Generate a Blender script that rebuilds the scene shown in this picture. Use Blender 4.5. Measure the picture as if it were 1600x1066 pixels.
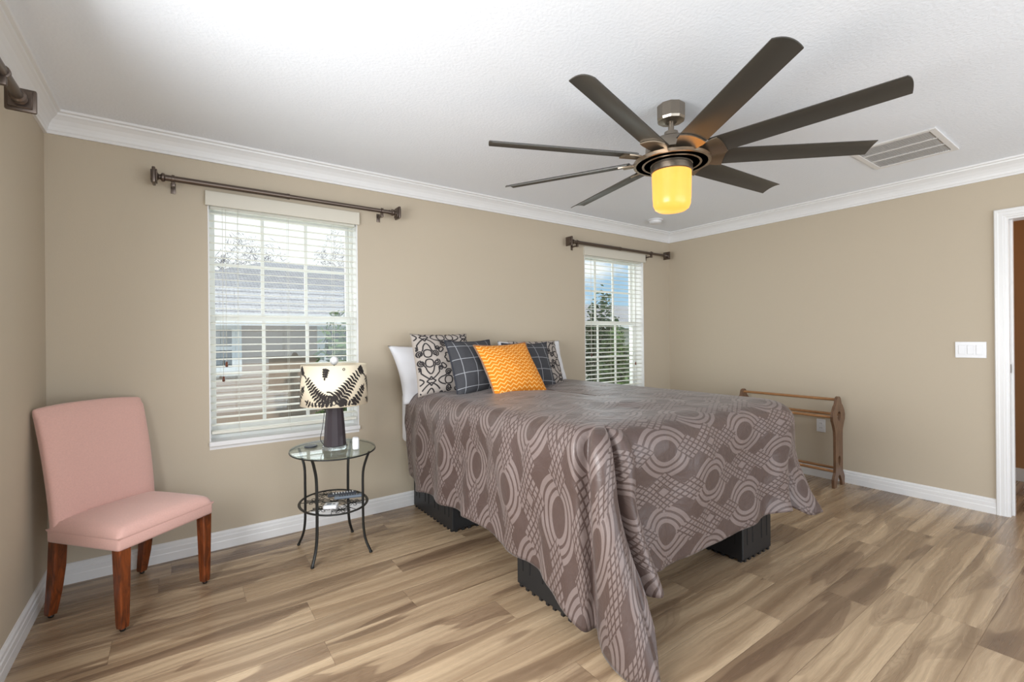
import bpy, bmesh, math, random
from math import pi, sin, cos, radians as rad
from mathutils import Vector, Matrix, noise
for o in list(bpy.data.objects): bpy.data.objects.remove(o, do_unlink=True)
S = bpy.context.scene
COL = S.collection
random.seed(7)

# ------------------------------------------------------------------ room numbers
XL, XR, YB, YF = -0.555, 4.647, 3.35, -1.7
H = 2.456

# ------------------------------------------------------------------ camera
AZ, ROLL, CAMZ = 0.6206, -0.0093, 1.267
cd = bpy.data.cameras.new('camera'); cam = bpy.data.objects.new('camera', cd); COL.objects.link(cam)
Fw = Vector((sin(AZ), cos(AZ), 0)); Rt = Vector((cos(AZ), -sin(AZ), 0)); Up = Vector((0, 0, 1))
cx_ = Rt*cos(ROLL)+Up*sin(ROLL); cy_ = -Rt*sin(ROLL)+Up*cos(ROLL)
m = Matrix((cx_, cy_, -Fw)).transposed().to_4x4(); m.translation = (0, 0, CAMZ)
cam.matrix_world = m
cd.sensor_width = 36; cd.lens = 36*729.5/1600; cd.shift_y = -5.34/1600; cd.clip_start = .05; cd.clip_end = 300
S.camera = cam

# ------------------------------------------------------------------ view
S.view_settings.view_transform = 'Standard'; S.view_settings.look = 'None'
S.view_settings.gamma = 1; S.view_settings.use_curve_mapping = False
S.view_settings.exposure = -0.12

# ------------------------------------------------------------------ node helper
def lin(c): return tuple(((v/255)/12.92 if v/255 <= .04045 else ((v/255+.055)/1.055)**2.4) for v in c)+(1,)
class NT:
    def __init__(s, tree): s.t = tree; s.n = tree.nodes; s.l = tree.links
    def new(s, typ, **k):
        n = s.n.new(typ)
        for a, b in k.items(): setattr(n, a, b)
        return n
    def put(s, sock, v):
        if isinstance(v, bpy.types.NodeSocket): s.l.new(v, sock)
        elif v is not None: sock.default_value = v
    def math(s, op, a, b=None, c=None, clamp=False):
        n = s.new('ShaderNodeMath', operation=op, use_clamp=clamp)
        s.put(n.inputs[0], a); s.put(n.inputs[1], b)
        if c is not None: s.put(n.inputs[2], c)
        return n.outputs[0]
    def mix(s, f, a, b, blend='MIX'):
        n = s.new('ShaderNodeMix', data_type='RGBA', blend_type=blend)
        s.put(n.inputs[0], f); s.put(n.inputs[6], a); s.put(n.inputs[7], b)
        return n.outputs[2]
    def xyz(s, v):
        n = s.new('ShaderNodeSeparateXYZ'); s.put(n.inputs[0], v); return n.outputs
    def comb(s, x, y, z=0.0):
        n = s.new('ShaderNodeCombineXYZ'); s.put(n.inputs[0], x); s.put(n.inputs[1], y); s.put(n.inputs[2], z); return n.outputs[0]
    def noise(s, v, scale, detail=3, rough=.5, dist=0):
        n = s.new('ShaderNodeTexNoise'); s.put(n.inputs['Vector'], v)
        n.inputs['Scale'].default_value = scale; n.inputs['Detail'].default_value = detail
        n.inputs['Roughness'].default_value = rough; n.inputs['Distortion'].default_value = dist
        return n.outputs[0]
    def white(s, v):
        n = s.new('ShaderNodeTexWhiteNoise', noise_dimensions='3D'); s.put(n.inputs['Vector'], v); return n.outputs[0]
    def ramp(s, f, stops, interp='LINEAR'):
        n = s.new('ShaderNodeValToRGB'); n.color_ramp.interpolation = interp
        e = n.color_ramp.elements
        while len(e) < len(stops): e.new(.5)
        for el, (p, c) in zip(e, stops): el.position = p; el.color = c
        s.put(n.inputs[0], f); return n.outputs[0]
    def smooth(s, v, a, b):
        n = s.new('ShaderNodeMapRange', interpolation_type='SMOOTHSTEP'); s.put(n.inputs[0], v)
        n.inputs[1].default_value = a; n.inputs[2].default_value = b; return n.outputs[0]
def material(name):
    m = bpy.data.materials.new(name); m.use_nodes = True
    nt = NT(m.node_tree); b = nt.n['Principled BSDF']
    return m, nt, b
def bump(nt, b, h, dist=.002, strength=.5):
    n = nt.new('ShaderNodeBump'); n.inputs['Strength'].default_value = strength; n.inputs['Distance'].default_value = dist
    nt.put(n.inputs['Height'], h); nt.l.new(n.outputs[0], b.inputs['Normal'])
def simple(name, col, rough=.5, metal=0, nscale=40, var=.06, bumpd=0, **k):
    m, nt, b = material(name)
    tc = nt.new('ShaderNodeTexCoord').outputs['Object']
    c = lin(col); f = nt.noise(tc, nscale, 3)
    lo = tuple(v*(1-var) for v in c[:3])+(1,); hi = tuple(min(1, v*(1+var)) for v in c[:3])+(1,)
    nt.put(b.inputs['Base Color'], nt.mix(f, lo, hi))
    b.inputs['Roughness'].default_value = rough; b.inputs['Metallic'].default_value = metal
    if bumpd: bump(nt, b, f, bumpd)
    for a, v in k.items(): b.inputs[a.replace('_', ' ')].default_value = v
    return m

M = {}
M['wall'] = simple('wall_paint', (187, 174, 154), .75, nscale=160, var=.015, bumpd=.0006)
M['ceiling'] = simple('ceiling_texture', (236, 240, 246), .9, nscale=75, var=.01, bumpd=.004)
M['white'] = simple('white_trim_paint', (226, 225, 224), .35, nscale=8, var=.01)
M['vinyl'] = simple('white_vinyl', (232, 233, 230), .4, nscale=8, var=.01)
M['slat'] = simple('blind_slat', (222, 220, 208), .45, nscale=8, var=.01)
M['valance'] = simple('shaded_slat', (208, 202, 188), .5, nscale=8, var=.01)  # slat colour darkened, puts the valance's shade into the paint
M['plastic'] = simple('white_plastic', (222, 222, 224), .3, nscale=8, var=.01)
M['bronze'] = simple('bronze_metal', (104, 92, 84), .32, .85, nscale=30)
M['nickel'] = simple('brushed_nickel', (150, 140, 128), .3, .95, nscale=60)
M['glow_nickel'] = simple('warm_nickel', (158, 142, 124), .32, .9, nscale=60)  # brushed nickel with reflected lamp warmth put into its colour
M['blade'] = simple('dark_blade', (72, 69, 64), .38, .35, nscale=20)
M['iron'] = simple('black_iron', (38, 38, 36), .4, .4, nscale=60, bumpd=.0005)
M['pink'] = simple('pink_fabric', (212, 168, 157), .9, nscale=140, var=.09, bumpd=.001, Sheen_Weight=.3)
M['blackplastic'] = simple('black_plastic', (29, 30, 32), .45, nscale=10)
M['slot'] = simple('slot_shade', (14, 14, 15), .7)  # near-black, paints the shade inside the base block grooves
M['sheet'] = simple('white_cotton', (226, 226, 230), .85, nscale=9, var=.03, bumpd=.006)
M['darklamp'] = simple('charcoal_ceramic', (62, 56, 60), .18, nscale=10)
M['darkgrey'] = simple('dark_grey_plastic', (52, 56, 64), .4, nscale=10)
M['grey'] = simple('grey_plastic', (108, 118, 130), .4, nscale=10)
M['strike'] = simple('strike_metal', (90, 80, 68), .35, .9)
M['ribbon'] = simple('scroll_ink', (44, 40, 42), .85, nscale=200)
M['leafink'] = simple('damask_flock', (40, 34, 32), .9, nscale=200)
M['trimcord'] = simple('tan_edging', (150, 112, 84), .85, nscale=300)
M['plaidedge'] = simple('plaid_piping', (48, 50, 58), .9, nscale=300)

def wood(name, c1, c2, rough=.35, sx=(1, 1, 1)):
    m, nt, b = material(name)
    mp = nt.new('ShaderNodeMapping'); nt.l.new(nt.new('ShaderNodeTexCoord').outputs['Object'], mp.inputs[0]); mp.inputs['Scale'].default_value = sx
    f = nt.noise(mp.outputs[0], 6, 5, .6, 1.2)
    nt.put(b.inputs['Base Color'], nt.mix(nt.smooth(f, .3, .7), lin(c1), lin(c2))); b.inputs['Roughness'].default_value = rough
    return m
M['chairwood'] = wood('cherry_wood', (74, 36, 18), (132, 66, 30), .3, (8, 8, 1.2))
M['rackwood'] = wood('walnut_wood', (92, 66, 48), (120, 90, 68), .35, (6, 6, 1.5))
M['dowelwood'] = wood('oak_dowel', (138, 96, 60), (172, 126, 84), .35, (8, 1.5, 8))

def glass(name, tint=(1, 1, 1, 1), rough=0.0):
    m = bpy.data.materials.new(name); m.use_nodes = True; nt = NT(m.node_tree)
    nt.n.remove(nt.n['Principled BSDF'])
    tr = nt.new('ShaderNodeBsdfTransparent'); tr.inputs[0].default_value = tint
    gl = nt.new('ShaderNodeBsdfGlossy'); gl.inputs['Roughness'].default_value = rough
    fr = nt.new('ShaderNodeFresnel'); bk_ = nt.new('ShaderNodeNewGeometry').outputs['Backfacing']
    nt.put(fr.inputs[0], nt.math('ADD', nt.math('MULTIPLY', bk_, 1/1.5-1.5), 1.5))
    mx = nt.new('ShaderNodeMixShader'); nt.l.new(fr.outputs[0], mx.inputs[0]); nt.l.new(tr.outputs[0], mx.inputs[1]); nt.l.new(gl.outputs[0], mx.inputs[2])
    nt.l.new(mx.outputs[0], nt.n['Material Output'].inputs[0]); return m
M['pane'] = glass('window_glass', (.96, .98, .97, 1))
M['tableglass'] = glass('table_glass', (.86, .92, .9, 1))
M['crystal'] = simple('clear_acrylic', (235, 238, 240), .05, nscale=5, Transmission_Weight=.9)

def emis(name, col, strength, base=(240, 200, 120)):
    m, nt, b = material(name)
    tc = nt.new('ShaderNodeTexCoord').outputs['Object']
    f = nt.noise(tc, 14, 3)
    c = lin(col); nt.put(b.inputs['Emission Color'], nt.mix(f, tuple(v*.82 for v in c[:3])+(1,), c))
    b.inputs['Emission Strength'].default_value = strength; b.inputs['Base Color'].default_value = lin(base); b.inputs['Roughness'].default_value = .3
    return m
M['amber'] = emis('amber_lit_glass', (255, 172, 72), 1.9, (120, 84, 40))

def floor_mat():
    m, nt, b = material('plank_floor')
    P = nt.xyz(nt.new('ShaderNodeTexCoord').outputs['Object'])
    x, y = P[0], P[1]
    W, Ln = .1785, 1.22
    ry = nt.math('DIVIDE', nt.math('SUBTRACT', y, .095), W)
    row = nt.math('FLOOR', ry); fy = nt.math('FRACT', ry)
    off = nt.white(nt.comb(row, 3.7, 1.1))
    rx = nt.math('ADD', nt.math('DIVIDE', x, Ln), nt.math('MULTIPLY', off, 5))
    colm = nt.math('FLOOR', rx); fx = nt.math('FRACT', rx)
    idn = nt.white(nt.comb(row, colm, .5)); id2 = nt.white(nt.comb(colm, row, 9.5))
    gx = nt.math('ADD', x, nt.math('MULTIPLY', idn, 37)); gy = nt.math('ADD', y, nt.math('MULTIPLY', id2, 23))
    warp = nt.math('MULTIPLY', nt.math('SUBTRACT', nt.noise(nt.comb(nt.math('MULTIPLY', gx, 1.6), nt.math('MULTIPLY', gy, 3), id2), 1, 2, .5), .5), .10)
    wy = nt.math('ADD', gy, warp)
    blob = nt.noise(nt.comb(nt.math('MULTIPLY', gx, 1.0), nt.math('MULTIPLY', gy, 5.0), idn), 1, 2, .45, .7)
    heart = nt.smooth(blob, .51, .555)
    band = nt.noise(nt.comb(nt.math('MULTIPLY', gx, .45), nt.math('MULTIPLY', wy, 17), id2), 1, 2, .5, .2)
    grain = nt.noise(nt.comb(nt.math('MULTIPLY', gx, 1.6), nt.math('MULTIPLY', wy, 75), id2), 1, 3, .6, .2)
    fine = nt.noise(nt.comb(nt.math('MULTIPLY', gx, 9), nt.math('MULTIPLY', wy, 260), 0.), 1, 3, .6)
    rings = nt.math('SINE', nt.math('ADD', nt.math('MULTIPLY', blob, 150), nt.math('MULTIPLY', grain, 5)))
    base = nt.mix(nt.smooth(band, .32, .68), lin((148, 124, 98)), lin((190, 166, 136)))
    dark = nt.mix(nt.smooth(band, .32, .68), lin((108, 87, 68)), lin((140, 117, 94)))
    tone = nt.math('MULTIPLY', nt.math('SUBTRACT', id2, .52), 1.0)
    hf = nt.math('ADD', nt.math('MULTIPLY', heart, .85), tone, clamp=True)
    c = nt.mix(hf, base, dark)
    c = nt.mix(nt.math('MULTIPLY', nt.math('MULTIPLY', nt.smooth(rings, .2, 1), nt.math('ADD', nt.math('MULTIPLY', heart, .8), .2)), .22), c, lin((98, 74, 54)))
    c = nt.mix(nt.math('MULTIPLY', nt.smooth(grain, .45, .72), .26), c, lin((116, 94, 72)))
    c = nt.mix(nt.math('MULTIPLY', nt.smooth(fine, .45, .75), .22), c, lin((112, 90, 68)))
    cr = nt.noise(nt.comb(nt.math('MULTIPLY', gx, 2.6), nt.math('MULTIPLY', wy, 34), 4.), 1, 3, .6, .8)
    c = nt.mix(nt.math('MULTIPLY', nt.smooth(cr, .71, .78), .75), c, lin((74, 54, 42)))
    ey = nt.math('MULTIPLY', nt.math('MINIMUM', fy, nt.math('SUBTRACT', 1.0, fy)), W)
    ex = nt.math('MULTIPLY', nt.math('MINIMUM', fx, nt.math('SUBTRACT', 1.0, fx)), Ln)
    e = nt.math('MINIMUM', ex, ey); seam = nt.math('SUBTRACT', 1.0, nt.smooth(e, .0004, .0018))
    c = nt.mix(nt.math('MULTIPLY', seam, .5), c, lin((84, 64, 48)))
    nt.put(b.inputs['Base Color'], c)
    nt.put(b.inputs['Roughness'], nt.math('ADD', .22, nt.math('MULTIPLY', grain, .12)))
    bump(nt, b, nt.math('SUBTRACT', nt.math('MULTIPLY', fine, .3), seam), .0008, .5)
    return m
M['floor'] = floor_mat()

def comforter_mat():
    m, nt, b = material('jacquard_satin')
    P = nt.xyz(nt.new('ShaderNodeTexCoord').outputs['UV'])
    L, V = .68, .355
    def cell(u0, v0):
        u = nt.math('SUBTRACT', nt.math('PINGPONG', nt.math('SUBTRACT', P[0], u0), L/2), 0.0)
        v = nt.math('PINGPONG', nt.math('SUBTRACT', P[1], v0), V/2)
        return u, v
    def oval(u0, v0):
        u, v = cell(u0, v0)          # distances >=0 from an oval centre
        return nt.math('ADD', nt.math('POWER', nt.math('DIVIDE', v, .122), 1.7), nt.math('POWER', nt.math('DIVIDE', u, .178), 2.0))
    U0, V0 = 1.714, 1.208
    r = nt.math('MINIMUM', oval(U0, V0), oval(U0+L/2, V0+V/2))
    r = nt.math('POWER', r, .55)
    # three bands between r=.42 and r=1
    t = nt.math('MULTIPLY', nt.math('SUBTRACT', r, .36), 3/.64)
    band = nt.smooth(nt.math('ABSOLUTE', nt.math('SUBTRACT', nt.math('FRACT', t), .58)), .36, .30)
    inside = nt.math('MULTIPLY', nt.math('GREATER_THAN', r, .36), nt.math('LESS_THAN', r, 1.0))
    rings = nt.math('MULTIPLY', band, inside)
    # lattice of small squares
    def diam(u0, v0):
        u, v = cell(u0, v0)
        a = nt.math('ADD', nt.math('DIVIDE', u, .178), nt.math('DIVIDE', v, .088))
        return a
    d = nt.math('MINIMUM', diam(U0+L/2, V0), diam(U0, V0+V/2))
    def xg(u0, v0):
        u, v = cell(u0, v0)
        uu = nt.math('ABSOLUTE', nt.math('SUBTRACT', u, L/4))
        return nt.math('ADD', nt.math('DIVIDE', uu, .095), nt.math('DIVIDE', v, .056))
    x = nt.math('MINIMUM', xg(U0, V0), xg(U0, V0+V/2))
    g = nt.math('LESS_THAN', nt.math('MINIMUM', d, x), 1.0)
    a = nt.math('DIVIDE', P[0], .050); c = nt.math('DIVIDE', P[1], .0262)
    p = nt.math('FRACT', nt.math('ADD', nt.math('ADD', a, c), .5-U0/.050-V0/.0262)); q = nt.math('FRACT', nt.math('ADD', nt.math('SUBTRACT', a, c), .5-U0/.050+V0/.0262))
    sq = nt.math('MULTIPLY', nt.smooth(nt.math('ABSOLUTE', nt.math('SUBTRACT', p, .5)), .38, .33), nt.smooth(nt.math('ABSOLUTE', nt.math('SUBTRACT', q, .5)), .38, .33))
    big = nt.math('LESS_THAN', d, .22)
    gap = nt.math('MULTIPLY', nt.math('GREATER_THAN', d, .22), nt.math('LESS_THAN', d, .31))
    sq = nt.math('MULTIPLY', nt.math('MAXIMUM', sq, big), nt.math('SUBTRACT', 1.0, gap))
    pat = nt.math('ADD', nt.math('MULTIPLY', g, sq), nt.math('MULTIPLY', nt.math('SUBTRACT', 1.0, g), rings), clamp=True)
    weave = nt.noise(nt.comb(nt.math('MULTIPLY', P[0], 900), nt.math('MULTIPLY', P[1], 260)), 1, 2)
    c1 = nt.mix(weave, lin((74, 59, 55)), lin((82, 66, 61)))
    c2 = nt.mix(weave, lin((110, 96, 92)), lin((122, 108, 104)))
    nt.put(b.inputs['Base Color'], nt.mix(pat, c1, c2))
    nt.put(b.inputs['Roughness'], nt.math('ADD', .43, nt.math('MULTIPLY', pat, .02)))
    b.inputs['Specular IOR Level'].default_value = .5
    b.inputs['Sheen Weight'].default_value = .12; b.inputs['Sheen Roughness'].default_value = .4
    wr = nt.noise(nt.new('ShaderNodeTexCoord').outputs['UV'], 9, 4, .55, .6)
    bump(nt, b, nt.math('ADD', nt.math('MULTIPLY', wr, 6.0), nt.math('ADD', nt.math('MULTIPLY', pat, .5), nt.math('MULTIPLY', weave, .15))), .0022, .6)
    return m
M['comforter'] = comforter_mat()

def plaid_mat():
    m, nt, b = material('plaid_wool')
    P = nt.xyz(nt.new('ShaderNodeTexCoord').outputs['UV'])
    def line(s, per, w): return nt.math('LESS_THAN', nt.math('ABSOLUTE', nt.math('SUBTRACT', nt.math('FRACT', nt.math('MULTIPLY', s, per)), .5)), w)
    l = nt.math('MAXIMUM', line(P[0], 4, .022), line(P[1], 4, .022))
    w = nt.noise(nt.comb(nt.math('MULTIPLY', P[0], 160), nt.math('MULTIPLY', P[1], 160)), 1, 2)
    nt.put(b.inputs['Base Color'], nt.mix(nt.math('MULTIPLY', l, .75), nt.mix(w, lin((50, 50, 54)), lin((78, 78, 82))), lin((176, 178, 182))))
    b.inputs['Roughness'].default_value = .95; bump(nt, b, w, .001); return m
M['plaid'] = plaid_mat()
def zig_mat():
    m, nt, b = material('zigzag_weave')
    P = nt.xyz(nt.new('ShaderNodeTexCoord').outputs['UV'])
    z = nt.math('PINGPONG', nt.math('MULTIPLY', P[0], 10), .5)
    s = nt.math('FRACT', nt.math('ADD', nt.math('MULTIPLY', P[1], 15), nt.math('MULTIPLY', z, 1.3)))
    t = nt.smooth(nt.math('ABSOLUTE', nt.math('SUBTRACT', s, .5)), .11, .18)
    thin = nt.math('LESS_THAN', nt.math('ABSOLUTE', nt.math('SUBTRACT', s, .5)), .05)
    w = nt.noise(nt.comb(nt.math('MULTIPLY', P[0], 120), nt.math('MULTIPLY', P[1], 120)), 1, 2)
    c = nt.mix(t, nt.mix(w, lin((244, 184, 96)), lin((252, 205, 130))), nt.mix(w, lin((208, 112, 8)), lin((232, 142, 22))))
    c = nt.mix(nt.math('MULTIPLY', thin, .0), c, lin((255, 230, 180)))
    nt.put(b.inputs['Base Color'], c); b.inputs['Roughness'].default_value = .9; bump(nt, b, nt.math('SUBTRACT', w, t), .0012); return m
M['zigzag'] = zig_mat()
M['taupe'] = simple('taupe_linen', (176, 166, 158), .9, nscale=350, var=.08, bumpd=.0005)
def shade_mat():
    m, nt, b = material('cream_shade_fabric')
    tc = nt.new('ShaderNodeTexCoord').outputs['Object']; f = nt.noise(tc, 300, 2)
    nt.put(b.inputs['Base Color'], nt.mix(f, lin((222, 208, 182)), lin((236, 224, 200)))); b.inputs['Roughness'].default_value = .85
    b.inputs['Subsurface Weight'].default_value = 0
    return m
M['shade'] = shade_mat()
M['stucco'] = simple('stucco', (176, 152, 134), .9, nscale=60, var=.05, bumpd=.004)
M['stucco2'] = simple('stucco_pale', (206, 196, 180), .9, nscale=60, var=.05, bumpd=.004)
def roof_mat():
    m, nt, b = material('shingles')
    tc = nt.new('ShaderNodeTexCoord').outputs['Object']
    br = nt.new('ShaderNodeTexBrick'); nt.l.new(tc, br.inputs[0]); br.inputs['Scale'].default_value = 4; br.inputs['Color1'].default_value = lin((172, 170, 170)); br.inputs['Color2'].default_value = lin((196, 193, 191)); br.inputs['Mortar'].default_value = lin((140, 138, 138)); br.inputs['Mortar Size'].default_value = .03
    nt.l.new(br.outputs[0], b.inputs['Base Color']); b.inputs['Roughness'].default_value = .95; return m
M['roof'] = roof_mat()
M['darkglass'] = simple('dark_window_glass', (66, 78, 84), .08, nscale=3, var=.3)
M['leaf'] = simple('leaf_green', (96, 120, 62), .7, nscale=4, var=.5)
M['leaf2'] = simple('leaf_green_dark', (62, 88, 50), .7, nscale=4, var=.5)
M['twig'] = simple('winter_twig', (150, 146, 148), .9, nscale=12, var=.3)
M['bark'] = simple('bark', (96, 82, 70), .9, nscale=12, var=.3)
M['grass'] = simple('lawn_grass', (112, 138, 76), .95, nscale=6, var=.25)
M['hall'] = simple('hall_paint', (172, 128, 88), .8, nscale=100, var=.02)
M['darkcable'] = simple('black_cable', (25, 25, 27), .5)

# ------------------------------------------------------------------ world and lights
def build_world():
    w = bpy.data.worlds.new('sky'); S.world = w; w.use_nodes = True; nt = NT(w.node_tree)
    bg = nt.n['Background']
    g = nt.new('ShaderNodeNewGeometry').outputs['Incoming']
    P = nt.xyz(g)
    dx = nt.math('MULTIPLY', P[0], -1.0); dy = nt.math('MULTIPLY', P[1], -1.0); dz = nt.math('MULTIPLY', P[2], -1.0)
    v = nt.comb(dx, dy, nt.math('MULTIPLY', dz, 2.6))
    n = nt.noise(v, 3.4, 6, .55, .25)
    # a bank of white cloud fills the north-west half of the sky
    az = nt.math('SUBTRACT', dy, dx)
    cover = nt.math('ADD', n, nt.math('MULTIPLY', nt.smooth(az, .0, .6), .35))
    cl = nt.smooth(cover, .46, .62)
    blue = nt.mix(nt.smooth(dz, 0, .5), lin((176, 214, 242)), lin((84, 150, 220)))
    c = nt.mix(cl, blue, (1.15, 1.15, 1.17, 1))
    nt.put(bg.inputs[0], c); bg.inputs[1].default_value = 1.1
build_world()
def area(name, loc, rot, sx, sy, power, col=(1, 1, 1)):
    l = bpy.data.lights.new(name, 'AREA'); l.shape = 'RECTANGLE'; l.size = sx; l.size_y = sy; l.energy = power; l.color = col
    o = bpy.data.objects.new(name, l); COL.objects.link(o); o.location = loc; o.rotation_euler = rot; return o
# daylight through the left wall's window, an invented opening behind the camera, and the two windows of the back wall
lw = area('daylight_left_window', (XL-.35, 1.25, 1.30), (0, 0, 0), 1.7, 1.2, 100, (.95, .98, 1))
lw.rotation_euler = Vector((1, -.05, -.32)).to_track_quat('-Z', 'Y').to_euler(); lw.data.spread = rad(165)
rear_fill = area('fill_behind_camera', (2.0, YF-.25, 1.12), (0, 0, 0), 4.4, 2.1, 100, (.93, .97, 1))  # unseen fill light added to brighten the room from behind
rear_fill.rotation_euler = Vector((-.1, 1, 0)).to_track_quat('-Z', 'Y').to_euler()
area('daylight_first_window', (.6, 3.75, 1.45), (rad(-90), 0, 0), .9, 1.4, 9, (.95, .98, 1))
area('daylight_second_window', (3.73, 3.75, 1.45), (rad(-90), 0, 0), .9, 1.4, 9, (.95, .98, 1))
sl = bpy.data.lights.new('sun', 'SUN'); sl.energy = 2.6; sl.angle = rad(2); sl.color = (1, .96, .9)
so = bpy.data.objects.new('sun', sl); COL.objects.link(so); so.rotation_euler = Vector((-.35, .62, -.75)).to_track_quat('-Z', 'Y').to_euler()

# ------------------------------------------------------------------ geometry helpers
def box(bm, x0, x1, y0, y1, z0, z1, bev=0, seg=2, mat=0):
    vs = [bm.verts.new((x, y, z)) for z in (z0, z1) for x, y in ((x0, y0), (x1, y0), (x1, y1), (x0, y1))]
    fs = [bm.faces.new([vs[i] for i in f]) for f in ((3, 2, 1, 0), (4, 5, 6, 7), (0, 1, 5, 4), (1, 2, 6, 5), (2, 3, 7, 6), (3, 0, 4, 7))]
    for f in fs: f.material_index = mat
    if bev:
        ed = set(e for f in fs for e in f.edges)
        r = bmesh.ops.bevel(bm, geom=list(ed), offset=bev, segments=seg, profile=.5, affect='EDGES')
        for f in r['faces']: f.material_index = mat
    return vs
def frame_from(t):
    t = t.normalized(); a = Vector((0, 0, 1)) if abs(t.z) < .9 else Vector((1, 0, 0))
    n = t.cross(a).normalized(); return n, t.cross(n).normalized()
def tube(bm, pts, r, n=10, cap=True, closed=False, flat=None, mat=0):
    pts = [Vector(p) for p in pts]; k = len(pts); rings = []; prev = None
    for i, p in enumerate(pts):
        if closed: t = pts[(i+1) % k]-pts[i-1]
        else: t = pts[min(i+1, k-1)]-pts[max(i-1, 0)]
        t.normalize()
        if prev is None: a, b = frame_from(t)
        else:
            a = (prev-t*prev.dot(t)).normalized(); b = t.cross(a)
        prev = a
        rr = r[i] if isinstance(r, (list, tuple)) else r
        ra, rb = (rr, rr) if flat is None else (rr*flat[0], rr*flat[1])
        rings.append([bm.verts.new(p+a*cos(2*pi*j/n)*ra+b*sin(2*pi*j/n)*rb) for j in range(n)])
    for i in range(k if closed else k-1):
        A, B = rings[i], rings[(i+1) % k]
        for j in range(n):
            f = bm.faces.new((A[j], A[(j+1) % n], B[(j+1) % n], B[j])); f.smooth = True; f.material_index = mat
    if cap and not closed:
        f = bm.faces.new(rings[0][::-1]); f.material_index = mat; f = bm.faces.new(rings[-1]); f.material_index = mat
def lathe(bm, prof, c=(0, 0, 0), n=32, axis='Z', mat=0, sharp=True):
    c = Vector(c)
    def P(r, h, a):
        if axis == 'Z': return c+Vector((r*cos(a), r*sin(a), h))
        if axis == 'X': return c+Vector((h, r*cos(a), r*sin(a)))
        return c+Vector((r*sin(a), h, r*cos(a)))
    rings = []
    for r, h in prof:
        rings.append([bm.verts.new(P(max(r, 1e-5), h, 2*pi*j/n)) for j in range(n)])
    for A, B in zip(rings, rings[1:]):
        for j in range(n):
            f = bm.faces.new((A[j], A[(j+1) % n], B[(j+1) % n], B[j])); f.smooth = True; f.material_index = mat
    if prof[0][0] > 1e-4: bm.faces.new(rings[0][::-1]).material_index = mat
    if prof[-1][0] > 1e-4: bm.faces.new(rings[-1]).material_index = mat
def prism(bm, poly, fn, d0, d1, mat=0):
    """poly in 2D; fn(a,b,d) -> xyz"""
    A = [bm.verts.new(fn(a, b, d0)) for a, b in poly]; B = [bm.verts.new(fn(a, b, d1)) for a, b in poly]
    n = len(poly)
    bm.faces.new(A[::-1]).material_index = mat; bm.faces.new(B).material_index = mat
    for i in range(n): bm.faces.new((A[i], A[(i+1) % n], B[(i+1) % n], B[i])).material_index = mat
def mesh(name, bm, mats, recalc=True):
    if recalc: bmesh.ops.recalc_face_normals(bm, faces=bm.faces)
    me = bpy.data.meshes.new(name); bm.to_mesh(me); bm.free()
    for m in (mats if isinstance(mats, (list, tuple)) else [mats]): me.materials.append(m if not isinstance(m, str) else M[m])
    return me
def obj(name, bm, mats, parent=None, loc=(0, 0, 0), rotz=0, smooth=False, label=None, recalc=True):
    o = bpy.data.objects.new(name, mesh(name, bm, mats, recalc)); COL.objects.link(o)
    o.location = loc; o.rotation_euler = (0, 0, rotz)
    if parent: o.parent = parent
    if smooth:
        for p in o.data.polygons: p.use_smooth = True
        if smooth != 'all':
            o.data.set_sharp_from_angle(angle=rad(smooth if smooth > 1 else 35))
    if label: o['label'] = label
    return o
def tag(o, label, cat, group=None, kind=None):
    o['label'] = label; o['category'] = cat
    if group: o['group'] = group
    if kind: o['kind'] = kind
    return o
def thing(name, label, cat, loc=(0, 0, 0), rotz=0, group=None):
    o = bpy.data.objects.new(name, None); COL.objects.link(o); o.location = loc; o.rotation_euler = (0, 0, rotz); o.empty_display_size = .05
    return tag(o, label, cat, group)
def struct(name, bm, mats, parent=None, smooth=False):
    o = obj(name, bm, mats, parent, smooth=smooth)
    if parent is None: o['kind'] = 'structure'
    return o
def BM(): return bmesh.new()
def cat(pts, n=8, closed=False):
    """catmull-rom through tuples"""
    out = []; k = len(pts)
    for i in range(k if closed else k-1):
        p = [pts[(i+j) % k] if closed else pts[min(max(i+j, 0), k-1)] for j in (-1, 0, 1, 2)]
        for s in range(n):
            t = s/n
            out.append(tuple(.5*((2*p[1][d])+(-p[0][d]+p[2][d])*t+(2*p[0][d]-5*p[1][d]+4*p[2][d]-p[3][d])*t*t+(-p[0][d]+3*p[1][d]-3*p[2][d]+p[3][d])*t**3) for d in range(len(p[0]))))
    if not closed: out.append(tuple(pts[-1]))
    return out

# ================================================================== ROOM SHELL
W1 = (.150, 1.045); W2 = (3.285, 4.185); WZ = (.655, 2.13); WT = .19
b = BM(); box(b, XL-.2, XR, YF-.2, YB+.2, -.12, 0); struct('floor', b, 'floor')
b = BM(); box(b, XL-.2, XR+.12, YF-.2, YB+.2, H, H+.12); struct('ceiling', b, 'ceiling')
b = BM()
for x0, x1, z0, z1 in ((XL-.2, W1[0], 0, H), (W1[1], W2[0], 0, H), (W2[1], XR+.12, 0, H), (W1[0], W1[1], 0, WZ[0]-.02), (W1[0], W1[1], WZ[1], H), (W2[0], W2[1], 0, WZ[0]-.02), (W2[0], W2[1], WZ[1], H)):
    box(b, x0, x1, YB, YB+WT, z0, z1)
struct('wall_back', b, 'wall')
b = BM()
for y0, y1, z0, z1 in ((YF, .4, 0, H), (2.1, YB, 0, H), (.4, 2.1, 0, .65), (.4, 2.1, 2.13, H)): box(b, XL-.15, XL, y0, y1, z0, z1)
struct('wall_left', b, 'wall')
DY0, DY1, DZ = -.22, .640, 2.068
b = BM()
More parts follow.
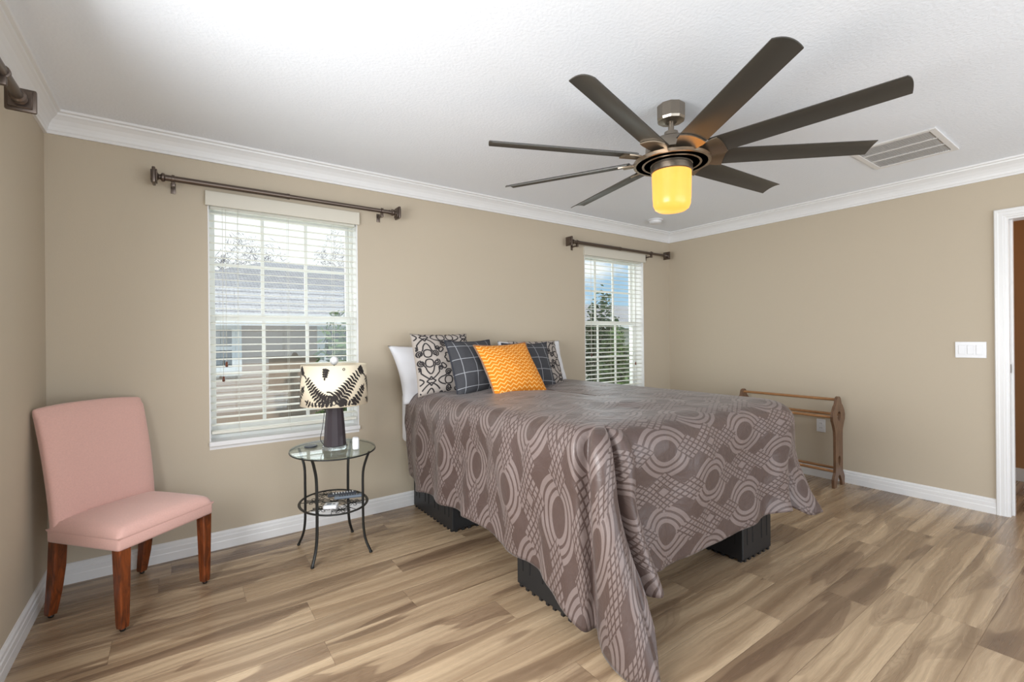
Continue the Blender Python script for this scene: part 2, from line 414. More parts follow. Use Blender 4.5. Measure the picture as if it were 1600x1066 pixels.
for y0, y1, z0, z1 in ((YF, DY0, 0, H), (DY1, YB, 0, H), (DY0, DY1, DZ, H)): box(b, XR, XR+.12, y0, y1, z0, z1)
struct('wall_right', b, 'wall')
b = BM()
for x0, x1, z0, z1 in ((XL-.15, -.3, 0, H), (4.3, XR+.12, 0, H), (-.3, 4.3, 2.25, H), (-.3, 4.3, -.1, .06)): box(b, x0, x1, YF-.15, YF, z0, z1)  # wide opening made up to let the added fill light in
struct('wall_front', b, 'wall')
# crown moulding and baseboards, mitred at the corners
crown = [(0, 2.343), (.013, 2.343), (.014, 2.356), (.018, 2.362), (.020, 2.376), (.026, 2.392), (.038, 2.412), (.052, 2.426), (.060, 2.432), (.062, 2.441), (.074, 2.445), (.076, H), (0, H)]
base = [(0, 0), (.016, 0), (.016, .045), (.0145, .05), (.0145, .074), (.011, .080), (.0105, .094), (.005, .104), (0, .106)]
def run(name, prof, side, mat='white', y0=None, y1=None):
    b = BM(); A = []; B = []
    for d, z in prof:
        if side == 'left': p, q = (XL+d, YF, z), (XL+d, YB-d, z)
        elif side == 'back': p, q = (XL+d, YB-d, z), (XR-d, YB-d, z)
        else: p, q = (XR-d, YB-d if y1 is None else y1, z), (XR-d, YF if y0 is None else y0, z)
        A.append(b.verts.new(p)); B.append(b.verts.new(q))
    n = len(prof)
    for i in range(n): b.faces.new((A[i], A[(i+1) % n], B[(i+1) % n], B[i]))
    b.faces.new(A); b.faces.new(B)
    return struct(name, b, mat)
run('trim_1', crown, 'back'); run('trim_2', crown, 'left'); run('trim_3', crown, 'right')
run('baseboard_back', base, 'back'); run('baseboard_left', base, 'left'); run('baseboard_right', base, 'right', y0=DY1+.052)

# door opening: jambs, stop and moulded casing
b = BM()
for a0, a1 in ((DY0, DY0+.018), (DY1-.018, DY1)): box(b, XR-.004, XR+.124, a0, a1, 0, DZ)
box(b, XR-.004, XR+.124, DY0+.018, DY1-.018, DZ-.018, DZ)
box(b, XR+.05, XR+.085, DY1-.03, DY1-.018, 0, DZ-.018); box(b, XR+.05, XR+.085, DY0+.018, DY0+.03, 0, DZ-.018)
df = struct('door_1', b, 'white')
cas = [(0, 0), (0, .008), (.006, .012), (.018, .012), (.022, .016), (.046, .016), (.052, .019), (.07, .019), (.076, .014), (.076, 0)]  # (away from opening, off the wall)
b = BM(); e0 = DY0+.008; e1 = DY1-.008; ez = DZ-.006
path = lambda d: ((e1+d, 0), (e1+d, ez+d), (e0-d, ez+d), (e0-d, 0))
cas = [(d*.79, o) for d, o in cas]
rings = [[b.verts.new((XR-o, path(d)[i][0], path(d)[i][1])) for d, o in cas] for i in range(4)]
for A, B in zip(rings, rings[1:]):
    for j in range(len(cas)): b.faces.new((A[j], A[(j+1) % len(cas)], B[(j+1) % len(cas)], B[j]))
b.faces.new(rings[0]); b.faces.new(rings[-1]); struct('door_casing', b, 'white', df)
b = BM(); box(b, XR+.03, XR+.05, DY1-.0195, DY1-.018, .99, 1.05, .0008); struct('strike_plate', b, 'strike', df)

# hallway beyond the door
b = BM(); box(b, XR, 6.4, -1.2, 2.0, -.12, 0); struct('floor_hall', b, 'floor')
b = BM(); box(b, XR+.12, 6.4, -1.2, 2.0, H, H+.12); struct('ceiling_hall', b, 'ceiling')
b = BM(); box(b, 5.85, 5.97, -1.2, 2.0, 0, H); struct('wall_hall', b, 'hall')
b = BM(); box(b, XR+.12, 5.85, 1.5, 1.62, 0, H); struct('wall_hall_end', b, 'hall')
b = BM(); box(b, XR+.12, 5.85, -1.2, -1.08, 0, H); struct('wall_hall_near', b, 'hall')
b = BM(); box(b, 5.834, 5.85, -1.08, 1.5, 0, .11, .003); struct('baseboard_hall', b, 'white')
l = bpy.data.lights.new('hall_light', 'POINT'); l.energy = 9; l.color = (1, .72, .45); l.shadow_soft_size = .1
o = bpy.data.objects.new('hall_light', l); COL.objects.link(o); o.location = (5.3, -.3, 2.2)

# ------------------------------------------------------------------ windows of the back wall
def window(n, x0, x1):
    z0, z1 = WZ; yf = YB+.115; zm = 1.41
    b = BM(); t = .020                                  # outer vinyl frame + painted returns of the recess
    for a in ((x0, x0+t, z0, z1), (x1-t, x1, z0, z1), (x0+t, x1-t, z0, z0+t), (x0+t, x1-t, z1-t, z1)): box(b, a[0], a[1], yf-.01, YB+WT, a[2], a[3])
    root = struct('window_%d' % n, b, 'vinyl')
    b = BM()
    for a in ((x0-.001, x0+.006, z0, z1), (x1-.006, x1+.001, z0, z1), (x0, x1, z1-.006, z1+.001)): box(b, a[0], a[1], YB-.001, yf, a[2], a[3])
    struct('window_return', b, 'white', root)
    for nm, za, zb, dy in (('upper_sash', zm-.02, z1-t, .032), ('lower_sash', z0+t, zm+.022, .0)):
        b = BM(); s = .022; lo = .062 if nm == 'lower_sash' else .04; ya, yb = yf+.004+dy, yf+.03+dy; xa, xb = x0+t, x1-t
        for a in ((xa, xa+s, za, zb), (xb-s, xb, za, zb), (xa+s, xb-s, za, za+lo), (xa+s, xb-s, zb-.042, zb)): box(b, a[0], a[1], ya, yb, a[2], a[3], .002)
        for k in (1, 2):
            xm = xa+s+(xb-xa-2*s)*k/3; box(b, xm-.010, xm+.010, ya+.007, yb-.007, za+.04, zb-.04)
        zc = (za+zb)/2; box(b, xa+s, xb-s, ya+.0075, yb-.0075, zc-.010, zc+.010)
        sash = struct(nm, b, 'vinyl', root)
        b = BM(); box(b, xa+s-.004, xb-s+.004, (ya+yb)/2-.002, (ya+yb)/2+.002, za+.04, zb-.04); struct('pane', b, 'pane', sash)
    b = BM(); box(b, x0-.004, x1+.004, YB-.022, yf, z0-.03, z0, .006, 3); struct('window_sill', b, 'white', root)
    b = BM(); box(b, x0-.001, x1+.001, YB-.001, YB+WT, z0-.05, z0-.0305); struct('sill_base', b, 'white', root)
    return root
window(1, *W1); window(2, *W2)

def blind(name, label, x0, x1, vx0, vx1, tassels):
    zt = WZ[1]; yb = YB+.045
    t = thing(name, label, 'blind', ((x0+x1)/2, yb, WZ[0]), 0, 'window blinds of the back wall')
    c = (x0+x1)/2; L0, L1 = x0+.010-c, x1-.010-c; O = -WZ[0]
    b = BM(); box(b, vx0-c, vx1-c, YB-.026-yb, YB-.012-yb, 2.078+O, 2.165+O, .003)
    for a in (vx0-c, vx1-c-.012): box(b, a, a+.012, YB-.0125-yb, YB-yb-.001, 2.078+O, 2.165+O)
    obj('valance', b, 'valance', t)
    b = BM(); box(b, L0, L1, -.025, .025, 2.07+O, 2.112+O, .002); obj('headrail', b, 'slat', t)
    b = BM(); z = 2.045
    zb = .705; n = 0
    while z > zb+.03:
        for i in range(1):
            w = .0245; th = .0014; tilt = .004
            prof = []
            for s in (-1, -.5, 0, .5, 1): prof.append((s*w, .0022*(1-s*s)+s*tilt*.5))
            A = [[b.verts.new((xx, p[0], z+O+p[1]+dz)) for p in prof] for xx in (L0, L1) for dz in (0, -2*th)]
            for k in range(4):
                b.faces.new((A[0][k], A[0][k+1], A[2][k+1], A[2][k])); b.faces.new((A[1][k+1], A[1][k], A[3][k], A[3][k+1]))
            b.faces.new((A[0][0], A[2][0], A[3][0], A[1][0])); b.faces.new((A[0][4], A[1][4], A[3][4], A[2][4]))
            b.faces.new(A[0]+A[1][::-1]); b.faces.new(A[2][::-1]+A[3])
        z -= .0447; n += 1
    obj('slats', b, 'slat', t)
    b = BM(); box(b, L0, L1, -.025, .025, zb-.012+O, zb+.006+O, .003); obj('bottom_rail', b, 'slat', t)
    b = BM()
    for fx in (.17, .5, .83):
        xx = L0+(L1-L0)*fx
        for yy in (-.0262, .0262): tube(b, [(xx, yy, zb+O), (xx, yy, 2.08+O)], .0009, 5)
        tube(b, [(xx+.008, -.027, zb-.035+O), (xx, -.027, zb+O)], .0012, 5)
    obj('ladder_cords', b, 'slat', t)
    for xx, zz in tassels:
        b = BM(); tube(b, [(xx-c, -.032, 2.075+O), (xx-c, -.032, zz+O)], .0011, 5); cdo = obj('pull_cord', b, 'slat', t)
        b = BM(); lathe(b, [(.003, .0), (.006, -.004), (.0075, -.02), (.0075, -.03), (.003, -.033)], (xx-c, -.032, zz+O), 12); obj('tassel', b, 'chairwood', cdo, label='small brown wooden tassel')
    return t
blind('window_blind', 'white slatted window blind beside the pink chair, behind the table lamp', W1[0], W1[1], .136, 1.055, [(.242, 1.135), (.225, 1.045)])
blind('window_blind', 'white slatted window blind to the right of the bed, blue sky behind it', W2[0], W2[1], 3.268, 4.198, [(3.39, 1.10), (4.06, .99)])

# ------------------------------------------------------------------ curtain rods
def rod(label, p0, p1, wall, joint, brackets, group=None):
    """p0,p1 ends of rod along X (back wall) ; local frame X along rod"""
    v = Vector(p1)-Vector(p0); L = v.length; ang = math.atan2(v.y, v.x)
    t = thing('curtain_rod', label, 'curtain rod', p0, ang, 'bronze curtain rods')
    b = BM(); j = L*joint
    tube(b, [(.055, 0, 0), (j, 0, 0)], .0168, 16); tube(b, [(j-.002, 0, 0), (L-.055, 0, 0)], .0142, 16)
    tube(b, [(j-.012, 0, 0), (j+.004, 0, 0)], .0186, 16)
    obj('rod', b, 'bronze', t, smooth=40)
    for s, x in ((1, 0), (-1, L)):
        b = BM()
        box(b, min(x, x+s*.016), max(x, x+s*.016), -.043, .043, -.043, .043, .005, 2)
        box(b, min(x+s*.016, x+s*.024), max(x+s*.016, x+s*.024), -.033, .033, -.033, .033, .002, 1)
        box(b, min(x-s*.006, x), max(x-s*.006, x), -.030, .030, -.030, .030, .002, 1)
        lathe(b, [(.022, x+s*.024), (.014, x+s*.032), (.015, x+s*.038), (.024, x+s*.044), (.024, x+s*.054), (.0165, x+s*.06), (.0165, x+s*.075)], (0, 0, 0), 20, 'X')
        obj('finial', b, 'bronze', t, smooth=40)
    for x in brackets:
        b = BM()
        lathe(b, [(.0185, x-.007), (.0215, x-.006), (.0215, x+.006), (.0185, x+.007)], (0, 0, 0), 18, 'X')
        box(b, x-.009, x+.009, -.011, .011, -.045, -.014, .003)
        box(b, x-.006, x+.006, 0, wall-.004, -.040, -.028, .002)
        box(b, x-.012, x+.012, wall-.005, wall-.0002, -.065, -.005, .001)
        obj('bracket', b, 'bronze', t, smooth=40)
    return t
rod('bronze curtain rod above the window behind the table lamp', (-.112, 3.27, 2.186), (1.325, 3.27, 2.200), .08, .485, (.095, 1.31))
rod('bronze curtain rod above the window right of the bed', (3.005, 3.27, 2.174), (4.505, 3.27, 2.188), .08, .48, (.11, 1.22))
# left wall rod, only its end is in view
rr = rod('bronze curtain rod end with square finial at the upper left, on the left wall', (-.468, 2.47, 2.165), (-.468, .25, 2.165), -.0865, .5, (.235, 2.0))

# ------------------------------------------------------------------ ceiling items
t = thing('ceiling_vent', 'large white return air grille in the ceiling near the right wall', 'vent', (3.815, .98, H))
b = BM(); fw = .032; hx, hy = .27, .22
for a in ((-hx, hx, -hy, -hy+fw), (-hx, hx, hy-fw, hy), (-hx, -hx+fw, -hy+fw, hy-fw), (hx-fw, hx, -hy+fw, hy-fw)): box(b, a[0], a[1], a[2], a[3], -.010, 0, .002)
for k in (1, 2):
    xx = -hx+fw+(2*hx-2*fw)*k/3; box(b, xx-.006, xx+.006, -hy+fw, hy-fw, -.009, -.001)
obj('frame', b, 'white', t)
b = BM(); y = -hy+fw+.006
while y < hy-fw:
    vs = [b.verts.new(p) for p in ((-hx+fw, y, -.008), (hx-fw, y, -.008), (hx-fw, y+.012, -.001), (-hx+fw, y+.012, -.001))]; b.faces.new(vs)
    vs = [b.verts.new(p) for p in ((-hx+fw, y+.0015, -.008), (hx-fw, y+.0015, -.008), (hx-fw, y+.0135, -.001), (-hx+fw, y+.0135, -.001))]; b.faces.new(vs[::-1]); y += .0125
obj('louvres', b, 'white', t)
b = BM(); box(b, -hx+fw, hx-fw, -hy+fw, hy-fw, -.0012, -.0002); obj('filter', b, 'white', t)  # white backing added so no dark gaps show between louvres
t = thing('smoke_detector', 'round white smoke detector on the ceiling near the far corner', 'smoke detector', (3.97, 3.02, H))
b = BM(); lathe(b, [(.075, 0), (.075, -.008), (.070, -.012), (.062, -.014)], n=32); obj('mounting_plate', b, 'plastic', t, smooth=40)
b = BM(); lathe(b, [(.062, -.012), (.060, -.030), (.052, -.038), (.02, -.042), (0, -.042)], n=32); obj('cover', b, 'plastic', t, smooth=50)

# ------------------------------------------------------------------ ceiling fan
FX, FY = 2.076, 1.476
fan = thing('ceiling_fan', 'nine-bladed ceiling fan with dark blades and a lit amber glass shade', 'ceiling fan', (FX, FY, 2.0))
Z = lambda z: z-2.0
b = BM(); lathe(b, [(.066, Z(H)), (.071, Z(2.449)), (.071, Z(2.385)), (.066, Z(2.374)), (.045, Z(2.372)), (.03, Z(2.366)), (0.0, Z(2.366))], n=10)
obj('canopy', b, 'nickel', fan, smooth=20)
b = BM(); lathe(b, [(.0145, Z(2.37)), (.0145, Z(2.31))], n=20); obj('downrod', b, 'nickel', fan, smooth=40)
b = BM(); lathe(b, [(.0, Z(2.318)), (.034, Z(2.318)), (.036, Z(2.300)), (.05, Z(2.290)), (.085, Z(2.280)), (.118, Z(2.262)), (.128, Z(2.245)), (.130, Z(2.205)), (.124, Z(2.197)), (.10, Z(2.193)), (0, Z(2.193))], n=48)
obj('motor_housing', b, 'nickel', fan, smooth=30)
b = BM()
def ring(bm, r0, r1, z0, z1, n=56, mat=0):
    lathe(bm, [(r0, z0), (r1, z0), (r1, z1), (r0, z1), (r0, z0)], n=n, mat=mat)
ring(b, .176, .190, Z(2.152), Z(2.168)); ring(b, .136, .147, Z(2.150), Z(2.166))
for k in range(18):
    a = 2*pi*k/18; d = Vector((cos(a), sin(a), 0)); tube(b, [d*.10+Vector((0, 0, Z(2.162))), d*.18+Vector((0, 0, Z(2.162)))], .0042, 6)
obj('vent_ring', b, 'glow_nickel', fan, smooth=40)
b = BM(); lathe(b, [(.0, Z(2.195)), (.11, Z(2.195)), (.112, Z(2.17)), (.105, Z(2.165)), (.104, Z(2.146)), (.101, Z(2.144)), (.101, Z(2.141)), (.104, Z(2.139)), (.104, Z(2.112)), (.099, Z(2.108)), (.0, Z(2.108))], n=48)
obj('light_collar', b, 'nickel', fan, smooth=30)
b = BM(); lathe(b, [(.0, Z(2.112)), (.097, Z(2.112)), (.0975, Z(2.09)), (.0945, Z(1.975)), (.092, Z(1.945)), (.084, Z(1.925)), (.07, Z(1.915)), (.0, Z(1.912))], n=48)
obj('glass_shade', b, 'amber', fan, smooth=50, label='glowing amber glass drum shade')
def blade_mesh():
    b = BM(); n = 22; top = []; bot = []
    for i in range(n+1):
        s = i/n; r = .215+s*(.945-.215); w = .064-.010*s
        for lst, dz in ((top, .0022), (bot, -.0022)):
            row = []
            for j in range(9):
                t_ = -1+2*j/8; rr = r+(.008*(1-t_*t_)*s if s > .8 else 0)
                row.append(b.verts.new((rr, t_*w, .012*(1-t_*t_)*1.0+dz)))
            lst.append(row)
    for i in range(n):
        for j in range(8):
            b.faces.new((top[i][j], top[i+1][j], top[i+1][j+1], top[i][j+1])); b.faces.new((bot[i][j+1], bot[i+1][j+1], bot[i+1][j], bot[i][j]))
        for j in (0, 8): b.faces.new((top[i][j], bot[i][j], bot[i+1][j], top[i+1][j]))
    for j in range(8):
        for i in (0, n): b.faces.new((top[i][j], top[i][j+1], bot[i][j+1], bot[i][j]))
    return b
def arm_mesh():
    b = BM(); rows = []
    for r, w, dz in ((.115, .026, -.004), (.15, .034, -.004), (.19, .05, -.002), (.235, .062, 0), (.262, .0625, 0)):
        rows.append([(r, t_*w, .012*(1-t_*t_)*min(1, (r-.1)/.1)+dz-.0035) for t_ in (-1, -.6, -.2, .2, .6, 1)])
    T = [[b.verts.new(p) for p in r] for r in rows]; B = [[b.verts.new((p[0], p[1], p[2]-.006)) for p in r] for r in rows]
    for i in range(4):
        for j in range(5):
            b.faces.new((T[i][j], T[i+1][j], T[i+1][j+1], T[i][j+1])); b.faces.new((B[i][j+1], B[i+1][j+1], B[i+1][j], B[i][j]))
        for j in (0, 5): b.faces.new((T[i][j], B[i][j], B[i+1][j], T[i+1][j]))
    for i in (0, 4):
        for j in range(5): b.faces.new((T[i][j], T[i][j+1], B[i][j+1], B[i][j]))
    return b
bmz = blade_mesh(); pitch = rad(-14)
for k in range(9):
    a = rad(-163+40*k)
    if k == 0:
        bl = obj('blade', bmz, 'blade', fan, smooth=40); ar = obj('blade_bracket', arm_mesh(), 'glow_nickel', bl, smooth=40)
    else:
        bl2 = bl.copy(); COL.objects.link(bl2); ar2 = ar.copy(); COL.objects.link(ar2); ar2.parent = bl2
        bl2.rotation_euler = (Matrix.Rotation(a, 3, 'Z') @ Matrix.Rotation(pitch, 3, 'X')).to_euler(); bl2.location = (0, 0, Z(2.182)); continue
    bl.rotation_euler = (Matrix.Rotation(a, 3, 'Z') @ Matrix.Rotation(pitch, 3, 'X')).to_euler(); bl.location = (0, 0, Z(2.182))
for (o_,) in [(c,) for c in fan.children if c.name.startswith('blade')]: pass

# ------------------------------------------------------------------ switch and outlet on the right wall
t = thing('light_switch', 'white three-gang light switch plate on the wall beside the doorway', 'light switch', (XR, .816, 1.148))
b = BM(); box(b, -.006, -.0002, -.082, .082, -.058, .058, .002); obj('plate', b, 'plastic', t)
for k in (-1, 0, 1):
    b = BM(); box(b, -.0095, -.006, k*.046-.0165, k*.046+.0165, -.033, .033, .0015); obj('rocker', b, 'plastic', t)
t = thing('wall_outlet', 'white power outlet on the wall behind the quilt rack', 'outlet', (XR, 1.784, .46))
b = BM(); box(b, -.005, -.0002, -.035, .035, -.057, .057, .0015); obj('plate', b, 'plastic', t)
for k in (-1, 1):
    b = BM(); box(b, -.008, -.005, -.017, .017, k*.02-.014, k*.02+.014, .004)
    rc = obj('receptacle', b, 'plastic', t)
    b = BM()
    for yy in (-.006, .006): box(b, -.0085, -.0079, yy-.001, yy+.001, k*.02-.004, k*.02+.005)
    obj('slots', b, 'darkgrey', rc)

# ================================================================== BED
BX0, BX1, BY0, BY1 = 1.425, 2.90, 1.435, 3.325
bed = thing('bed', 'bed raised on black plastic base blocks in the middle of the room', 'bed', (2.16, 2.33, 0))
def bl_(x, y): return x-2.16, y-2.33
def base_block(x0, x1, y0, y1):
    b = BM(); z1 = .33
    box(b, x0, x1, y0, y1, .012, z1, .006)
    n = max(3, round((y1-y0)/.15))
    for i in range(n):                                        # raised black strips for the shade in grooves, and little feet of the long sides
        yc = y0+(y1-y0)*(i+.5)/n
        for xx in (x0, x1):
            for dy in (-.028, .028): box(b, xx-.0015, xx+.0015, yc+dy-.004, yc+dy+.004, .09, z1-.01, 0, mat=1)
        for xx in (x0+.012, x1-.012):
            for dy in (-.05, 0, .05): box(b, xx-.010, xx+.010, yc+dy-.009, yc+dy+.009, 0, .02)
    for i in range(2):
        xc = x0+(x1-x0)*(i+.5)/2
        for yy in (y0, y1):
            for dx in (-.03, .03): box(b, xc+dx-.004, xc+dx+.004, yy-.0015, yy+.0015, .09, z1-.01, 0, mat=1)
            for dx in (-.05, 0, .05):
                yf_ = (yy-.020, yy) if yy == y1 else (yy, yy+.020); box(b, xc+dx-.009, xc+dx+.009, yf_[0], yf_[1], 0, .02)
    return b
for (x0, x1, y0, y1) in ((1.44, 1.76, 2.70, 3.31), (1.405, 1.725, 1.47, 1.94), (2.54, 2.86, 1.37, 1.94), (2.54, 2.86, 2.70, 3.31)):
    bb = base_block(x0-2.16, x1-2.16, y0-2.33, y1-2.33); obj('base_block', bb, ['blackplastic', 'slot'], bed)
b = BM(); box(b, 1.43-2.16, 2.88-2.16, 1.43-2.33, 3.32-2.33, .33, .56, .02, 3); obj('box_spring', b, 'sheet', bed, smooth=40)
b = BM(); box(b, BX0-2.16, BX1-2.16, BY0-2.33, BY1-2.33, .56, .845, .05, 5); obj('mattress', b, 'sheet', bed, smooth=40)

b = BM(); box(b, 1.352-2.16, 1.44-2.16, 3.175-2.33, 3.328-2.33, .50, .862, .03, 4); obj('fitted_sheet', b, 'sheet', bed, smooth='all')
# ------------------------------------------------------------------ comforter
RX0, RX1, RY0, RY1 = 1.47, 2.85, 1.42, 3.12
TZ = .888
# each control column: rim (x,y), edge (x,y), hem (x,y,z), uv of hem
K = []
def colm(rx, ry, ex, ey, hx, hy, hz, u, v, w=10): K.append((rx, ry, ex, ey, hx, hy, hz, u, v, w))
LE, FE, RE = 1.335, 1.265, 2.99
for y, hx, hz in ((3.22, 1.35, .27), (3.05, 1.345, .215), (2.88, 1.35, .235), (2.70, 1.335, .235), (2.5, 1.35, .24), (2.3, 1.34, .238), (2.12, 1.355, .235), (1.95, 1.345, .19), (1.80, 1.355, .182), (1.68, 1.34, .165)):
    colm(RX0, min(y, RY1+.08), LE+(hx-1.345)*.6, y, hx, y, hz, .72, y, 12)
colm(1.47, 1.60, LE, 1.58, 1.345, 1.575, .13, .72, 1.58, 10)
colm(1.47, 1.52, LE, 1.50, 1.335, 1.47, .09, .72, 1.48, 10)
colm(1.475, 1.47, LE+.005, 1.44, 1.355, 1.395, .055, .72, 1.37, 10)   # end of the left hem
colm(1.478, 1.45, 1.395, 1.415, 1.400, 1.378, .06, .72, 1.27, 10)      # deep crease
colm(1.48, 1.44, 1.375, 1.385, 1.375, 1.345, .035, .72, 1.17, 10)
colm(1.482, 1.438, 1.338, 1.345, 1.345, 1.285, .012, .72, 1.06, 10)     # tail, left edge
colm(1.485, 1.435, 1.335, 1.315, 1.322, 1.18, .008, .72, .93, 10)
colm(1.487, 1.432, 1.350, 1.295, 1.332, 1.09, .008, .72, .82, 10)
colm(1.49, 1.43, 1.372, 1.285, 1.375, 1.045, .010, .74, .70, 10)      # cloth corner touching the floor
colm(1.492, 1.428, 1.388, 1.282, 1.410, 1.078, .07, .84, .70, 10)
colm(1.494, 1.426, 1.40, 1.282, 1.426, 1.10, .15, .93, .70, 10)
colm(1.497, 1.424, 1.41, 1.29, 1.432, 1.125, .22, 1.01, .70, 10)
colm(1.50, 1.42, 1.425, 1.315, 1.465, 1.22, .25, 1.08, .70, 10)
colm(1.502, 1.42, 1.44, 1.33, 1.488, 1.30, .27, 1.15, .70, 10)        # crease
colm(1.506, 1.42, 1.455, 1.29, 1.492, 1.215, .245, 1.23, .70, 10)
colm(1.51, 1.42, 1.475, 1.265, 1.532, 1.155, .245, 1.32, .70, 10)         # second fold, swings out
colm(1.52, 1.42, 1.505, 1.262, 1.578, 1.19, .255, 1.42, .70, 10)
colm(1.54, 1.42, 1.53, 1.27, 1.60, 1.275, .262, 1.50, .70, 10)
colm(1.60, 1.42, 1.60, 1.26, 1.66, 1.27, .262, 1.58, .70, 10)
for x, hy, hz in ((1.75, 1.255, .262), (1.9, 1.27, .258), (2.05, 1.262, .262), (2.2, 1.27, .262), (2.35, 1.262, .270), (2.5, 1.265, .282), (2.62, 1.255, .290)):
    colm(x, 1.42, x, FE-.005, x, hy, hz, x, .72, 12)
colm(2.72, 1.42, 2.72, 1.255, 2.72, 1.25, .292, 2.72, .72, 10)
colm(2.80, 1.425, 2.82, 1.245, 2.79, 1.25, .290, 2.80, .72, 10)
colm(2.82, 1.43, 2.86, 1.24, 2.815, 1.30, .30, 2.90, .72, 10)        # crease
colm(2.835, 1.435, 2.90, 1.245, 2.88, 1.24, .265, 3.00, .72, 10)
colm(2.84, 1.44, 2.94, 1.255, 2.97, 1.19, .225, 3.12, .72, 10)
colm(2.845, 1.45, 2.975, 1.28, 3.06, 1.17, .23, 3.26, .72, 10)
colm(2.848, 1.46, 2.995, 1.31, 3.10, 1.21, .215, 3.40, .74, 10)       # far cloth corner
colm(2.85, 1.48, 3.01, 1.35, 3.12, 1.30, .245, 3.50, .95, 10)
colm(2.85, 1.53, 3.01, 1.45, 3.09, 1.42, .29, 3.50, 1.2, 10)
for y, hx, hz in ((1.65, 3.05, .31), (1.9, 3.06, .30), (2.2, 3.04, .31), (2.5, 3.06, .30), (2.8, 3.04, .31), (3.20, 3.05, .30)):
    colm(RX1, min(y, RY1+.08), RE+.01, y, hx, y, hz, 3.50, y, 12)
def sm(a, b_, t_): return a+(b_-a)*t_
def comforter():
    cols = []
    for i in range(len(K)-1):
        p = [K[min(max(i+j, 0), len(K)-1)] for j in (-1, 0, 1, 2)]; n = 8
        for s in range(n+(1 if i == len(K)-2 else 0)):
            t_ = s/n
            cols.append(tuple(.5*((2*p[1][d])+(-p[0][d]+p[2][d])*t_+(2*p[0][d]-5*p[1][d]+4*p[2][d]-p[3][d])*t_*t_+(-p[0][d]+3*p[1][d]-3*p[2][d]+p[3][d])*t_**3) for d in range(9)))
    b = BM(); uvl = b.loops.layers.uv.new('UVMap'); NS, NT_ = 44, 26
    grid = []; uvs = []
    for ci, c in enumerate(cols):
        rx, ry, ex, ey, hx, hy, hz, u, v = c; hz = max(hz, .008)
        R = Vector((rx, ry, TZ)); Hh = Vector((hx, hy, hz)); E = Vector((ex, ey, TZ-.012)); E2 = Vector((sm(ex, hx, .12), sm(ey, hy, .12), TZ-.25))
        out = Vector((ex-rx, ey-ry, 0)); out.normalize()
        pts = []
        for s in range(NS+1):
            t_ = (s/NS); q = 1-t_
            # quartic-like: two cubics blended so the roll-over is tight and the drop straight
            A = R; B = R+(E-R)*.75; C = E+(out*.018); D = E2
            if t_ < .35:
                w = t_/.35; P = A*(1-w)**3+B*3*w*(1-w)**2+(C+Vector((0, 0, -.035)))*3*w*w*(1-w)+D*w**3
            else:
                w = (t_-.35)/.65; tang = (D-(C+Vector((0, 0, -.035))))*(.65/.35)*1.0
                P = D*(1-w)**3+(D+tang*.33)*3*w*(1-w)**2+sm(D, Hh, .7)*3*w*w*(1-w)+Hh*w**3
            pts.append(P)
        L = [0]
        for a, c2 in zip(pts, pts[1:]): L.append(L[-1]+(c2-a).length)
        row = []; ru = []
        for s, P in enumerate(pts):
            f = L[s]/L[-1]; uu, vv = sm(rx, u, f), sm(ry, v, f)
            nz = noise.noise(Vector((uu*4, vv*4, 0)))*.010+noise.noise(Vector((uu*11, vv*9, 3)))*.005
            nf = noise.noise(Vector((rx*3+ry*5.5+hx*2, f*1.2, 7)))*.042*min(1, f*2.0)+(noise.noise(Vector((rx*2+ry*9+hx*3, f*2.5, 17)))*.014+noise.noise(Vector((rx*5+ry*16, f*6, 2)))*.006)*min(1, f*2)
            if s < 4: nz *= s/4
            P2 = P+out*(nz+nf)*min(1, f*5)+Vector((0, 0, nz*.8*(1-min(1, f*4))))
            if P2.z < .007: P2.z = .007
            row.append(P2); ru.append((uu, vv))
        grid.append(row); uvs.append(ru)
    # top, towards the spine line
    xc, ya, yb = 2.16, 2.10, 3.12
    tops = []; tuv = []
    for ci, row in enumerate(grid):
        R = row[0]; sp = Vector((xc, min(max(R.y, ya), yb+.10), TZ)); r_ = []; ru = []
        for k in range(1, NT_+1):
            t_ = k/NT_; P = R.lerp(sp, t_); e = min(1, t_*2.5)
            P.z = TZ+.012*sin(min(1, t_*1.6)*pi/2)+e*(noise.noise(Vector((P.x*3, P.y*3, 1)))*.014+noise.noise(Vector((P.x*9, P.y*6, 5)))*.006)
            r_.append(P); ru.append((P.x, P.y))
        tops.append(r_); tuv.append(ru)
    V = []; UV = []
    for ci in range(len(grid)):
        colp = tops[ci][::-1]+grid[ci]; colu = tuv[ci][::-1]+uvs[ci]
        V.append([b.verts.new(p) for p in colp]); UV.append(colu)
    for i in range(len(V)-1):
        for j in range(len(V[0])-1):
            ids = ((i, j), (i, j+1), (i+1, j+1), (i+1, j))
            try: f = b.faces.new([V[a][c] for a, c in ids])
            except ValueError: continue
            f.smooth = True
            for lp, (a, c) in zip(f.loops, ids): lp[uvl].uv = UV[a][c]
    bmesh.ops.remove_doubles(b, verts=[v[0] for v in V], dist=.0005)
    bmesh.ops.recalc_face_normals(b, faces=b.faces)
    return b
b = comforter()
cf = obj('comforter', b, 'comforter', smooth='all', recalc=False)
tag(cf, 'taupe satin comforter with geometric pattern draped over the bed', 'comforter')
sd = cf.modifiers.new('thick', 'SOLIDIFY'); sd.thickness = .010; sd.offset = -1

